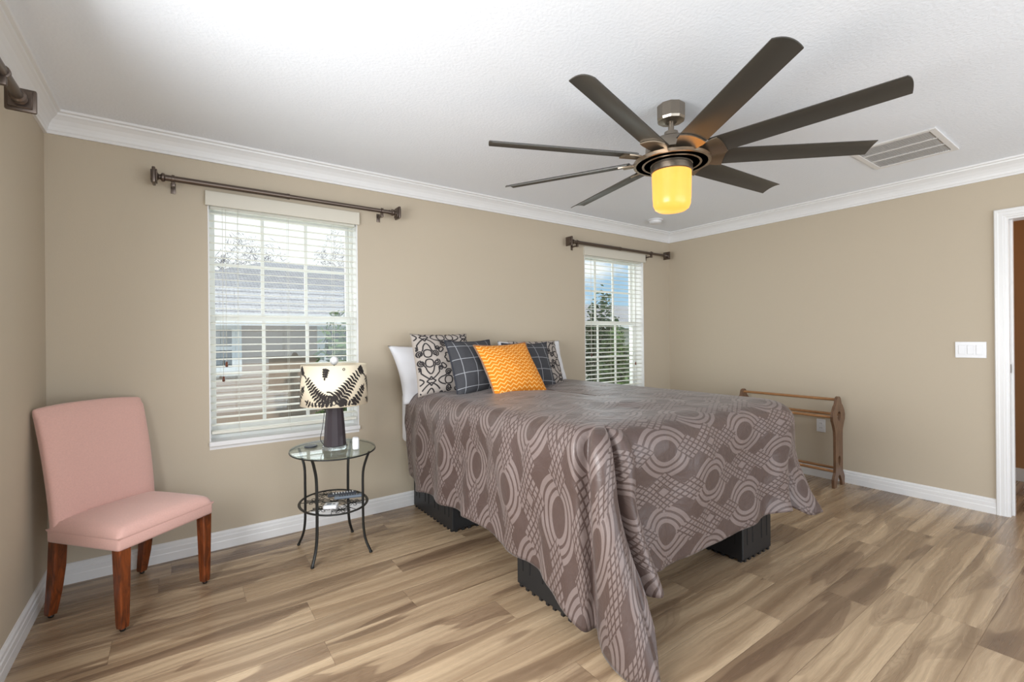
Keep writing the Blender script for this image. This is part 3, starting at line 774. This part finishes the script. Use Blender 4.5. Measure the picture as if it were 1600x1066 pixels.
# ------------------------------------------------------------------ pillows
def pillow_fn(w, h, t_, pinch=.06, sag=0, seed=0, wr=.004, taper=0):
    def fn(u, v, side):
        cu = max(0., 1-abs(u)**2.1); cv = max(0., 1-abs(v)**2.1)
        x = u*w/2*(1-pinch*(1-v*v)*.9*abs(u))*(1+taper*v); z = v*h/2*(1-pinch*(1-u*u)*.9*abs(v))
        th = t_/2*(cu*cv)**.55*(1+.18*(-v)*sag)
        n = noise.noise(Vector((u*2.2+seed, v*2.2, side)))*wr*2*(cu*cv)**.3+noise.noise(Vector((u*6+seed, v*5, side+4)))*wr*(cu*cv)**.3
        return Vector((x, -side*(th+n*side*0+abs(n)*0)+(-side)*n, z+h/2))
    return fn
def pillow_mesh(fn, n=36, mats=1, frontmat=0, backmat=0):
    b = BM(); uvl = b.loops.layers.uv.new('UVMap'); F = {}; 
    g = lambda i: -1+2*i/n
    for side in (1, -1):
        for i in range(n+1):
            for j in range(n+1):
                if i in (0, n) or j in (0, n):
                    if side == 1: p = fn(g(i), g(j), 1); p.y = 0; F[(i, j, 0)] = b.verts.new(p)
                else: F[(i, j, side)] = b.verts.new(fn(g(i), g(j), side))
    for side in (1, -1):
        for i in range(n):
            for j in range(n):
                ids = [(i, j), (i+1, j), (i+1, j+1), (i, j+1)]
                if side == -1: ids = ids[::-1]
                f = b.faces.new([F.get((a, c, side)) or F[(a, c, 0)] for a, c in ids]); f.smooth = True; f.material_index = frontmat if side == 1 else backmat
                for lp, (a, c) in zip(f.loops, ids): lp[uvl].uv = (a/n, c/n)
    return b
def piping(fn, r, n=40):
    b = BM(); pts = []
    for s in range(n): pts.append(fn(-1+2*s/n, -1, 1))
    for s in range(n): pts.append(fn(1, -1+2*s/n, 1))
    for s in range(n): pts.append(fn(1-2*s/n, 1, 1))
    for s in range(n): pts.append(fn(-1, 1-2*s/n, 1))
    for p in pts: p.y = 0
    tube(b, pts, r, 8, closed=True); return b
def stroke(bm, pts, wid, surf, mat=0):
    """pts: list of (a,b); wid: float or fn(t); surf(a,b)->(x,y,z)"""
    k = len(pts); L = []; R = []
    for i in range(k):
        a = pts[max(i-1, 0)]; c = pts[min(i+1, k-1)]; dx, dy = c[0]-a[0], c[1]-a[1]; l = math.hypot(dx, dy) or 1
        w = wid(i/(k-1)) if callable(wid) else wid
        nx, ny = -dy/l*w/2, dx/l*w/2
        L.append((pts[i][0]+nx, pts[i][1]+ny)); R.append((pts[i][0]-nx, pts[i][1]-ny))
    Lv = [bm.verts.new(surf(*p)) for p in L]; Rv = [bm.verts.new(surf(*p)) for p in R]
    for i in range(k-1):
        f = bm.faces.new((Lv[i], Lv[i+1], Rv[i+1], Rv[i])); f.material_index = mat; f.smooth = True
def spiral(cx, cy, r0, r1, a0, turns, n=26): return [(cx+sm(r0, r1, i/n)*cos(a0+2*pi*turns*i/n), cy+sm(r0, r1, i/n)*sin(a0+2*pi*turns*i/n)) for i in range(n+1)]
def scroll_motif():
    S_ = []; q = []
    q.append(spiral(.335, .105, .012, .075, 0, 1.7)+cat([(.41, .19), (.43, .27), (.47, .33), (.5, .35)], 4)[1:])
    q.append(spiral(.105, .335, .012, .075, pi/2, -1.7)+cat([(.19, .41), (.27, .43), (.33, .47), (.35, .5)], 4)[1:])
    q.append(spiral(.27, .235, .010, .050, pi, 1.4)+cat([(.30, .30), (.36, .37), (.43, .43), (.5, .47)], 4)[1:])
    q.append(cat([(.5, .20), (.43, .17), (.415, .10), (.44, .04), (.5, .02)], 5))
    q.append(cat([(.20, .5), (.17, .43), (.10, .415), (.04, .44), (.02, .5)], 5))
    q.append(cat([(.16, .16), (.20, .13), (.24, .14), (.235, .19), (.20, .235), (.16, .24), (.13, .20), (.16, .16)], 4))
    q.append([(.125*cos(a)*(1+.10*cos(8*a)), .125*sin(a)*(1+.10*cos(8*a))) for a in [k_*pi/2/12 for k_ in range(13)]])
    q.append([(.5, .40), (.46, .46), (.40, .5)])
    for s in q:
        for mx in (0, 1):
            for my in (0, 1): S_.append([((1-a if mx else a), (1-c if my else c)) for a, c in s])
    return S_
MOT = scroll_motif()
def pillow(name, label, w, h, t_, base, lean, rotz, roll, kind, group='pillows at the head of the bed', pinch=.06, seed=0, taper=0, wr=.004):
    fn = pillow_fn(w, h, t_, pinch, 1, seed, wr, taper)
    mats = {'white': ['sheet'], 'scroll': ['taupe', 'ribbon'], 'plaid': ['plaid'], 'orange': ['zigzag', 'taupe']}[kind]
    b = pillow_mesh(fn, frontmat=0, backmat=1 if kind == 'orange' else 0)
    if kind == 'scroll':
        per = .33
        def surf(a, c):
            u = max(-.985, min(.985, a/(w/2))); v = max(-.985, min(.985, c/(h/2)))
            p = fn(u, v, 1); return p+Vector((0, -.0016, 0))
        for ix in range(-2, 2):
            for iy in range(-2, 2):
                for s in MOT:
                    pts = [((a+ix)*per+.02, (c+iy)*per+.03) for a, c in s]
                    seg = []
                    for p in pts+[None]:
                        if p is not None and abs(p[0]) < w/2*.97 and abs(p[1]) < h/2*.97: seg.append(p)
                        else:
                            if len(seg) > 1: stroke(b, seg, .0092, surf, 1)
                            seg = []
    t = thing(name, label, 'pillow', base, rotz, group) if kind in ('plaid', 'orange') else None
    body = bpy.data.objects.new(name if t is None else 'cushion_cover', mesh(name, b, mats, False)); COL.objects.link(body)
    R = Matrix.Rotation(-lean, 4, 'X') @ Matrix.Rotation(roll, 4, 'Y')
    if t is None:
        body.matrix_world = Matrix.Translation(base) @ Matrix.Rotation(rotz, 4, 'Z') @ R; tag(body, label, 'pillow', group)
        if kind == 'scroll': body.name = name
        return body
    body.parent = t; body.matrix_local = R
    p = obj('piping', piping(fn, .005 if kind == 'plaid' else .006), 'plaidedge' if kind == 'plaid' else 'trimcord', t, label='tan edging' if kind == 'orange' else None); p.matrix_local = R
    return t
pillow('pillow', 'white bed pillow overhanging the left side of the bed at the wall', .72, .44, .17, (1.63, 3.17, .79), rad(14), 0, 0, 'white', seed=1, pinch=.09, taper=.10, wr=.009)
pillow('pillow', 'white bed pillow at the right end, nearest the second window', .72, .42, .17, (2.53, 3.17, .83), rad(14), 0, 0, 'white', seed=5, pinch=.09, taper=-.04, wr=.009)
pillow('throw_pillow', 'large beige pillow with black scrollwork at the left, overlapping the white pillow', .46, .46, .17, (1.565, 2.98, .862), rad(17), rad(0), 0, 'scroll', seed=2, pinch=.05)
pillow('throw_pillow', 'beige pillow with black scrollwork behind the orange one, mostly hidden at the right', .48, .42, .16, (2.42, 2.965, .845), rad(20), rad(-3), 0, 'scroll', seed=3, pinch=.05)
pillow('plaid_pillow', 'dark grey plaid pillow left of the orange pillow', .42, .41, .17, (1.73, 2.80, .866), rad(20), rad(10), 0, 'plaid', seed=6, pinch=.09)
pillow('plaid_pillow', 'dark grey plaid pillow right of the orange pillow, mostly hidden', .42, .39, .16, (2.215, 2.80, .862), rad(22), rad(-4), 0, 'plaid', seed=8, pinch=.09)
pillow('accent_pillow', 'bright orange zigzag pillow in front of the other pillows', .475, .43, .18, (1.93, 2.575, .862), rad(33), rad(3), rad(-2), 'orange', seed=9, pinch=.09)

# ================================================================== CHAIR
CH = thing('accent_chair', 'pink fabric chair with reddish wood legs in the left corner', 'chair', (-.187, 2.952, 0), rad(40))
def soft_box(x0, x1, y0, y1, z0, z1, bev, seg=4, crown=0, sub=10):
    b = BM(); box(b, x0, x1, y0, y1, z0, z1, bev, seg); return b
# local frame: x to the sitter's left-right, -y is the front
b = BM(); box(b, -.235, .235, -.235, .20, .355, .418, .014, 3); obj('apron', b, 'pink', CH, smooth=50)
b = BM(); n = 22; T = []
for i in range(n+1):
    row = []
    for j in range(n+1):
        u = -1+2*i/n; v = -1+2*j/n; e = ((1-abs(u)**8)*(1-abs(v)**8))**.35
        row.append(b.verts.new((u*.238, -.02+v*.218, .418+.040*e+.016*(1-u*u)*(1-v*v))))
    T.append(row)
for i in range(n):
    for j in range(n): b.faces.new((T[i][j], T[i+1][j], T[i+1][j+1], T[i][j+1])).smooth = True
rim = [T[i][0] for i in range(n+1)]+[T[n][j] for j in range(1, n+1)]+[T[i][n] for i in range(n-1, -1, -1)]+[T[0][j] for j in range(n-1, 0, -1)]
lo = [b.verts.new((v.co.x*.985, v.co.y*.985, .408)) for v in rim]
for i in range(len(rim)): b.faces.new((rim[i], rim[(i+1) % len(rim)], lo[(i+1) % len(rim)], lo[i])).smooth = True
b.faces.new(lo); obj('seat', b, 'pink', CH, smooth=60)
# backrest: slightly curved and leaning
b = BM(); nz, nx = 24, 20; Fg = {}
def bk(u, s, side):
    z = .355+s*(.615); y = .165+.075*s*s+.03*s; hw = .230+.010*s
    top = .02*(1-(1-s)**.5) 
    y += .028*(1-u*u)*.6*(1 if s > .2 else s*5)
    th = .040*(1-abs(u)**10*.55)*(1-max(0, s-.93)/.07*.5)
    zz = z-(.014*(abs(u)**3) if s > .95 else 0)
    return Vector((u*hw, y-side*th+(.006*(1-u*u)*(1-(2*s-1)**2)*(-side)), zz))
for side in (1, -1):
    for i in range(nx+1):
        for j in range(nz+1): Fg[(i, j, side)] = b.verts.new(bk(-1+2*i/nx, j/nz, side))
for side in (1, -1):
    for i in range(nx):
        for j in range(nz): b.faces.new([Fg[(a, c, side)] for a, c in ((i, j), (i+1, j), (i+1, j+1), (i, j+1))])
for j in range(nz):
    for i in (0, nx): b.faces.new((Fg[(i, j, 1)], Fg[(i, j+1, 1)], Fg[(i, j+1, -1)], Fg[(i, j, -1)]))
for i in range(nx):
    for j in (0, nz): b.faces.new((Fg[(i, j, 1)], Fg[(i+1, j, 1)], Fg[(i+1, j, -1)], Fg[(i, j, -1)]))
br = obj('backrest', b, 'pink', CH, smooth='all')
bv = br.modifiers.new('bevel', 'BEVEL'); bv.width = .016; bv.segments = 4; bv.limit_method = 'ANGLE'; bv.angle_limit = rad(50)
def leg_mesh(sections):
    b = BM(); R = []
    for x, y, z, w in sections:
        R.append([b.verts.new((x+a*w, y+c*w, z)) for a, c in ((-.8, -1), (.8, -1), (1, -.8), (1, .8), (.8, 1), (-.8, 1), (-1, .8), (-1, -.8))])
    for A, B in zip(R, R[1:]):
        for j in range(8): b.faces.new((A[j], A[(j+1) % 8], B[(j+1) % 8], B[j]))
    b.faces.new(R[0]); b.faces.new(R[-1]); return b
for sx in (-1, 1):
    b = leg_mesh([(sx*.203, -.208, .358, .0255), (sx*.203, -.209, .2, .0225), (sx*.203, -.210, .03, .0185), (sx*.203, -.210, .014, .0165)]); lg = obj('leg', b, 'chairwood', CH)
    b = BM(); lathe(b, [(.009, 0), (.011, .004), (.011, .014)], (sx*.203, -.210, 0), 12); obj('foot_glide', b, 'iron', lg)
    b = leg_mesh([(sx*.203, .175, .358, .0255), (sx*.204, .182, .24, .025), (sx*.205, .200, .12, .0225), (sx*.206, .218, .03, .0190), (sx*.206, .220, .014, .017)]); lg = obj('leg', b, 'chairwood', CH)
    b = BM(); lathe(b, [(.009, 0), (.011, .004), (.011, .014)], (sx*.206, .220, 0), 12); obj('foot_glide', b, 'iron', lg)

# ================================================================== SIDE TABLE
TX, TY, TT = .757, 2.93, .612
tb = thing('side_table', 'oval glass side table with black iron legs under the lamp', 'table', (TX, TY, 0))
b = BM(); n = 64; A = [b.verts.new((.24*cos(2*pi*i/n), .28*sin(2*pi*i/n), TT-.006)) for i in range(n)]; B = [b.verts.new((v.co.x, v.co.y, TT)) for v in A]
b.faces.new(A[::-1]); b.faces.new(B)
for i in range(n): b.faces.new((A[i], A[(i+1) % n], B[(i+1) % n], B[i]))
obj('glass_top', b, 'tableglass', tb)
b = BM(); tube(b, [(.2385*cos(2*pi*i/n), .2785*sin(2*pi*i/n), TT-.0105) for i in range(n)], .0042, 8, closed=True); obj('top_rim', b, 'iron', tb)
b = BM(); tube(b, [(.188*cos(2*pi*i/n), .238*sin(2*pi*i/n), .285) for i in range(n)], .0085, 8, closed=True, flat=(1, .55))
sh = obj('shelf_rim', b, 'iron', tb, smooth=40)
b = BM()
def wire(pts, r=.0018): tube(b, pts, r, 6)
for (fx, fy, fr) in ((0, .0, .075), (-.09, .075, .055), (.09, .075, .055), (-.09, -.085, .055), (.09, -.085, .055), (0, .165, .055), (0, -.165, .055)):
    for k in range(8):
        a0 = 2*pi*k/8; pts = []
        for s in range(9):
            t_ = s/8*2*pi; rr = fr*.5*(1-cos(t_)); aa = a0+.28*sin(t_); pts.append((fx+rr*cos(aa), fy+rr*sin(aa), .285))
        ok = all((p[0]/.186)**2+(p[1]/.236)**2 < 1 for p in pts)
        if ok: wire(pts)
    tube(b, [(fx+.012*cos(i*pi/6), fy+.012*sin(i*pi/6), .285) for i in range(12)], .002, 6, closed=True)
for k in range(8):
    a = pi/8+2*pi*k/8; wire([(.075*cos(a)*.6, .09*sin(a)*.6, .285), (.186*cos(a), .236*sin(a), .285)])
obj('wire_lattice', b, 'iron', sh)
for sx in (-1, 1):
    for sy in (-1, 1):
        k = sx*.132; q = sy*.150
        pts = cat([(sx*.160, sy*.178, TT-.014), (sx*.148, sy*.166, .56), (k, q, .48), (k*.98, q, .36), (k*.98, q, .24), (k, q*1.01, .14), (sx*.142, sy*.16, .07), (sx*.163, sy*.180, .008)], 5)
        b = BM(); tube(b, pts, .0088, 10, flat=(1, .8))
        tube(b, [(k*.98, q*1.0, .285), (sx*.124, sy*.160, .285)], .005, 6)
        lg = obj('leg', b, 'iron', tb, smooth=40)
        b = BM(); lathe(b, [(.009, 0), (.010, .009)], (sx*.163, sy*.180, 0), 12); obj('foot_cap', b, 'iron', lg)

# ------------------------------------------------------------------ lamp
LX, LY = .760, 2.90
lp = thing('table_lamp', 'table lamp with cream and black damask drum shade on the glass table', 'lamp', (LX, LY, TT))
b = BM(); lathe(b, [(.0, 0), (.070, 0), (.072, .003), (.072, .020), (.069, .023), (0, .023)], n=40); obj('lamp_foot', b, 'crystal', lp, smooth=30, label='clear round foot')
b = BM(); lathe(b, [(0, .023), (.064, .023), (.066, .026), (.064, .05), (.059, .13), (.053, .2), (.047, .262), (.044, .268), (0, .268)], n=12); obj('lamp_body', b, 'darklamp', lp, smooth=20)
b = BM(); lathe(b, [(.008, .268), (.008, .34)], n=12); lathe(b, [(.004, .34), (.004, .508)], n=8)
for a in (0, 2*pi/3, 4*pi/3): tube(b, [(.004*cos(a), .004*sin(a), .49), (.188*cos(a), .188*sin(a), .49)], .0018, 6)
obj('harp', b, 'nickel', lp)
b = BM(); lathe(b, [(.004, .50), (.012, .503), (.021, .513), (.0245, .526), (.021, .540), (.012, .549), (0, .552)], n=24); obj('lamp_finial', b, 'plastic', lp, smooth=60, label='white ball finial')
SR0, SR1, SZ0, SZ1 = .190, .184, .268, .505
b = BM(); lathe(b, [(SR0, SZ0), (SR1, SZ1), (SR1-.002, SZ1), (SR0-.002, SZ0), (SR0, SZ0)], n=72)
rng = random.Random(4); A0 = rad(-104.7)
def ssurf(s, z):
    z = max(SZ0+.003, min(SZ1-.003, z)); r = sm(SR0, SR1, (z-SZ0)/(SZ1-SZ0))+.0008; a = A0+s/.187
    return Vector((r*cos(a), r*sin(a), z))
taper = lambda w: (lambda t_: w*max(.04, sin(pi*min(1, t_*.9+.1)))**.8)
def leaf(x, z, ang, ln, curl, w):
    pts = []; n = 9
    for i in range(n): 
        pts.append((x, z)); ang2 = ang+curl*i/(n-1); x += cos(ang2)*ln/(n-1); z += sin(ang2)*ln/(n-1)
    if all(SZ0 < p[1] < SZ1 for p in pts): stroke(b, pts, taper(w), ssurf, 1)
    else:
        pts = [p for p in pts if SZ0+.004 < p[1] < SZ1-.004]
        if len(pts) > 3: stroke(b, pts, taper(w), ssurf, 1)
def frond(path, l0, l1, w=.011, both=True, step=3, flip=1):
    P_ = cat(path, 7); stroke(b, P_, lambda t_: .0045*(1-.5*t_), ssurf, 1)
    for i in range(2, len(P_)-1, step):
        t_ = i/len(P_); dx, dz = P_[i+1][0]-P_[i-1][0], P_[i+1][1]-P_[i-1][1]; a = math.atan2(dz, dx); ln = sm(l0, l1, t_)
        leaf(P_[i][0], P_[i][1], a+.85*flip, ln*.85, 1.25*flip, w*sm(1.35, .85, t_))
        if both: leaf(P_[i][0], P_[i][1], a-.85*flip, ln*.68, -1.25*flip, w*sm(1.25, .8, t_))
    e = P_[-1]; leaf(e[0], e[1], math.atan2(P_[-1][1]-P_[-3][1], P_[-1][0]-P_[-3][0]), l1, .2, w*.8)
for rep in (0, 1, 2):
    o_ = rep*(2*pi*.187/3)
    frond([(.0+o_, SZ0+.015), (.035+o_, SZ0+.055), (.075+o_, SZ0+.105), (.115+o_, SZ0+.155), (.165+o_, SZ0+.20)], .080, .034, .0125, step=2)
    frond([(.0+o_, SZ0+.015), (-.055+o_, SZ0+.035), (-.10+o_, SZ0+.07), (-.135+o_, SZ0+.115), (-.17+o_, SZ0+.16)], .066, .032, .0125, step=2, flip=-1)
    frond([(.02+o_, SZ0+.012), (.05+o_, SZ0+.018), (.09+o_, SZ0+.014)], .036, .03, .013)
    frond([(.105+o_, SZ0+.008), (.13+o_, SZ0+.035), (.165+o_, SZ0+.075), (.185+o_, SZ0+.10)], .048, .03, .014)
    frond([(-.03+o_, SZ0+.012), (-.07+o_, SZ0+.018), (-.12+o_, SZ0+.014), (-.16+o_, SZ0+.03)], .034, .028, .012)
    frond([(-.045+o_, SZ1-.012), (-.05+o_, SZ1-.04), (-.052+o_, SZ1-.065)], .030, .018, .013, step=3)
    frond([(.15+o_, SZ1-.01), (.17+o_, SZ1-.03), (.19+o_, SZ1-.05)], .030, .018, .012, step=2)
    stroke(b, spiral(-.03+o_, SZ0+.055, .006, .036, 0, 1.3), .008, ssurf, 1)
    stroke(b, spiral(.035+o_, SZ0+.028, .004, .022, 0, -1.3), .007, ssurf, 1)
    stroke(b, [(.052+o_+.006*cos(i*pi/6), SZ1-.022+.006*sin(i*pi/6)) for i in range(13)], .004, ssurf, 1)
obj('lamp_shade', b, ['shade', 'leafink'], lp, recalc=False, label='cream drum shade with black leaf damask')
b = BM(); tube(b, cat([(-.045, .055, .012), (-.075, .03, .06), (-.062, .025, .14), (-.05, .02, .26)], 8), .002, 6); obj('power_cord', b, 'darkcable', lp)

# small things on the table and its shelf
b = BM(); box(b, -.019, .019, -.024, .024, 0, .072, .011, 4)
lathe(b, [(.011, -.0245), (.011, -.0262), (0, -.0262)], (0, 0, .05), 20, 'Y')
o = obj('scent_diffuser', b, 'plastic', loc=(.853, 2.80, TT), rotz=rad(-15), smooth=50); tag(o, 'small white plug-in box standing beside the lamp foot', 'box')
b = BM(); lathe(b, [(0, 0), (.036, 0), (.038, .003), (.038, .006), (.034, .009), (0, .009)], n=32)
o = obj('charging_pad', b, 'darkgrey', loc=(.652, 3.03, TT), smooth=30); tag(o, 'dark round pad lying flat left of the lamp', 'charging pad')
t = thing('digital_thermometer', 'small white device with a grey screen on the lower shelf', 'device', (.712, 2.815, .2925), rad(-28))
b = BM(); box(b, -.038, .038, -.033, .033, 0, .020, .005, 3); obj('case', b, 'plastic', t, smooth=50)
b = BM(); box(b, -.022, .004, -.012, .014, .0198, .0206); obj('screen', b, 'grey', t)
b = BM(); box(b, .010, .024, -.006, .006, .0198, .0208); obj('button', b, 'darkgrey', t)
def remote(label, loc, rz, L, mat):
    t = thing('remote_control', label, 'remote control', loc, rad(rz), 'remote controls on the lower shelf')
    b = BM(); box(b, -.021, .021, -L/2, L/2, 0, .017, .006, 3); obj('case', b, mat, t, smooth=50)
    b = BM()
    for i in range(3):
        for j in range(8): box(b, -.013+i*.0095, -.013+i*.0095+.006, -L/2+.02+j*(L-.04)/8, -L/2+.02+j*(L-.04)/8+.006, .0168, .0188)
    obj('buttons', b, 'plastic' if mat == 'darkgrey' else 'darkgrey', t)
remote('dark remote control at the back of the lower shelf', (.826, 2.995, .2925), 78, .17, 'darkgrey')
remote('grey remote control on the lower shelf, nearer than the dark one', (.842, 2.925, .2925), 74, .16, 'grey')

# ================================================================== QUILT RACK
qr = thing('quilt_rack', 'brown wooden quilt rack standing against the right wall beyond the bed', 'quilt rack', (4.478, 1.99, 0))
def side_outline():
    half = [(.112, 0), (.116, .07), (.098, .10), (.080, .125), (.076, .16), (.076, .42), (.080, .47), (.102, .52), (.130, .565), (.133, .60), (.118, .64), (.085, .68), (.058, .70), (.046, .73), (.040, .745), (.022, .758), (0, .762)]
    half = [(x*.93, z*.985) for x, z in half]
    arch = [(-.058, 0), (-.05, .04), (-.022, .085), (0, .10), (.022, .085), (.05, .04), (.058, 0)]
    r = [(.075, 0)]
    pts = arch[::1]+[(x, z) for x, z in half]+[(-x, z) for x, z in half[::-1][1:]]
    return pts
def rack_side(yc):
    b = BM(); P_ = side_outline()
    # strips between the outer outline and holes are made by cutting: build faces with triangle fill
    def hole(c, w, h, up): return [(w*sin(a)*(1-.45*up*cos(a)), c-h*cos(a)) for a in [2*pi*i/16 for i in range(16)]]
    holes = [hole(.585, .034, .040, 1), hole(.215, .022, .042, 1)]
    def layer(y):
        loops = []
        for L_ in [P_]+holes: loops.append([b.verts.new((x, y, z)) for x, z in L_])
        ed = []
        for lp_ in loops:
            for i in range(len(lp_)): ed.append(b.edges.new((lp_[i], lp_[(i+1) % len(lp_)])))
        bmesh.ops.triangle_fill(b, use_beauty=True, use_dissolve=False, edges=ed)
        return loops
    A = layer(yc-.010); B = layer(yc+.010)
    for la, lb in zip(A, B):
        for i in range(len(la)): b.faces.new((la[i], la[(i+1) % len(la)], lb[(i+1) % len(la)], lb[i]))
    return b
for yc in (-.395, .405): obj('side_panel', rack_side(yc), 'rackwood', qr)
for (x, z) in ((0, .722), (-.098, .585), (.098, .585), (-.062, .132), (.062, .132)):
    b = BM(); tube(b, [(x, -.386, z), (x, .396, z)], .0115, 14); obj('rail', b, 'dowelwood', qr, smooth=40)

# ================================================================== OUTSIDE
b = BM(); box(b, -40, 60, YB+.6, 90, -3.3, -3.2); o = obj('lawn', b, 'grass'); tag(o, 'green lawn outside the windows', 'grass', kind='stuff')
def house(label, x0, x1, y0, y1, zg, ze, zr, wins, wm='stucco', trimz=None):
    t = thing('house', label, 'house', ((x0+x1)/2, y0, zg), 0, 'neighbouring houses'); cx = (x0+x1)/2
    b = BM(); box(b, x0-cx, x1-cx, 0, y1-y0, 0, ze-zg); obj('outer_wall', b, wm, t)
    b = BM(); o_ = .5; V = [b.verts.new(p) for p in ((x0-cx-o_, -o_, ze-zg), (x1-cx+o_, -o_, ze-zg), (x1-cx+o_, y1-y0+o_, ze-zg), (x0-cx-o_, y1-y0+o_, ze-zg), (x0-cx+(y1-y0)/2, (y1-y0)/2, zr-zg), (x1-cx-(y1-y0)/2, (y1-y0)/2, zr-zg))]
    for f in ((0, 1, 5, 4), (1, 2, 5), (2, 3, 4, 5), (3, 0, 4), (3, 2, 1, 0)): b.faces.new([V[i] for i in f])
    obj('roof', b, 'roof', t)
    b = BM(); box(b, x0-cx-o_, x1-cx+o_, -o_-.02, -o_+.01, ze-zg-.18, ze-zg+.01); obj('fascia', b, 'white', t)
    for (a0, a1, z0, z1) in wins:
        b = BM()
        for q in ((a0-.14, a0, z0-.14, z1+.14), (a1, a1+.14, z0-.14, z1+.14), (a0, a1, z0-.14, z0), (a0, a1, z1, z1+.14), (a0, a1, (z0+z1)/2-.03, (z0+z1)/2+.03), ((a0+a1)/2-.015, (a0+a1)/2+.015, z0, z1)):
            box(b, q[0]-cx, q[1]-cx, -.05, 0, q[2]-zg, q[3]-zg)
        wf = obj('window', b, 'white', t); b = BM(); box(b, a0-cx, a1-cx, -.02, 0.01, z0-zg, z1-zg); obj('pane', b, 'darkglass', wf)
    return t
house('tan stucco house with grey roof seen through the window behind the lamp', -1.4, 6.4, 9.0, 15, -3.2, 1.68, 3.05, [(.1, .72, .82, 1.45), (2.2, 3.0, .92, 1.45)])
house('pale house with grey roof seen through the window right of the bed', 10.8, 24, 12.0, 19, -3.2, 1.75, 2.75, [(12.6, 13.4, .6, 1.5), (15.4, 16.3, .6, 1.5)], 'stucco2')
def foliage(b, c, r, n, size, seed, asp=.45):
    rg = random.Random(seed)
    for i in range(n):
        d = Vector((rg.gauss(0, 1), rg.gauss(0, 1), rg.gauss(0, 1))).normalized()*(rg.random()**.4)
        k = 1+.35*noise.noise(d*2+Vector((seed, 0, 0)))
        p = Vector(c)+Vector((d.x*r[0], d.y*r[1], d.z*r[2]))*k
        a = Vector((rg.uniform(-1, 1), rg.uniform(-1, 1), rg.uniform(-1, 1))).normalized(); e = a.orthogonal().normalized(); s = size*rg.uniform(.6, 1.3)
        b.faces.new([b.verts.new(p+a*s), b.verts.new(p+e*s*asp), b.verts.new(p-a*s), b.verts.new(p-e*s*asp)])
def tree(name, label, catg, x, y, zg, h, r, mat, n=2600, size=.09, seed=1, rz=None):
    t = thing(name, label, catg, (x, y, zg), 0, 'trees outside the windows')
    b = BM(); tube(b, cat([(0, 0, 0), (.05, 0, h*.3), (-.03, .04, h*.6), (0, 0, h*.85)], 4), [.14*h/6*(1-.8*i/12) for i in range(13)], 8)
    rg = random.Random(seed)
    for k in range(7):
        a = rg.uniform(0, 6.28); z0 = h*rg.uniform(.4, .75); tube(b, [(0, 0, z0), (cos(a)*r*.35, sin(a)*r*.35, z0+h*.1), (cos(a)*r*.7, sin(a)*r*.7, z0+h*.2)], [.03, .02, .008], 5)
    obj('trunk', b, 'bark', t)
    b = BM(); foliage(b, (0, 0, h*.72), (r, r, rz or h*.34), n, size, seed, .09 if mat == 'twig' else .45); obj('foliage', b, mat, t, recalc=False)
tree('tree', 'tall loose green tree outside the window right of the bed', 'tree', 9.35, 8.9, -3.2, 5.35, .55, 'leaf2', 2300, .10, 3)
tree('tree', 'bushy green tree low outside the window right of the bed, beside the house', 'tree', 8.6, 7.6, -3.2, 4.3, .55, 'leaf', 3200, .09, 4)
tree('tree', 'green shrub right outside the window behind the lamp', 'tree', 2.25, 8.0, -3.2, 4.6, .42, 'leaf', 2200, .07, 5)
tree('tree', 'leafless looking grey tree above the roof, left of its ridge', 'tree', 1.9, 18.5, -3.2, 7.6, 1.5, 'twig', 5000, .13, 6)
tree('tree', 'greyish tree above the roof outside the window behind the lamp, right of the ridge', 'tree', 6.0, 18.8, -3.2, 8.2, 2.2, 'twig', 7000, .13, 8)
tree('tree', 'dark green tree far behind the pale house', 'tree', 19.5, 24.5, -3.2, 8.6, 2.4, 'leaf2', 3600, .14, 9)
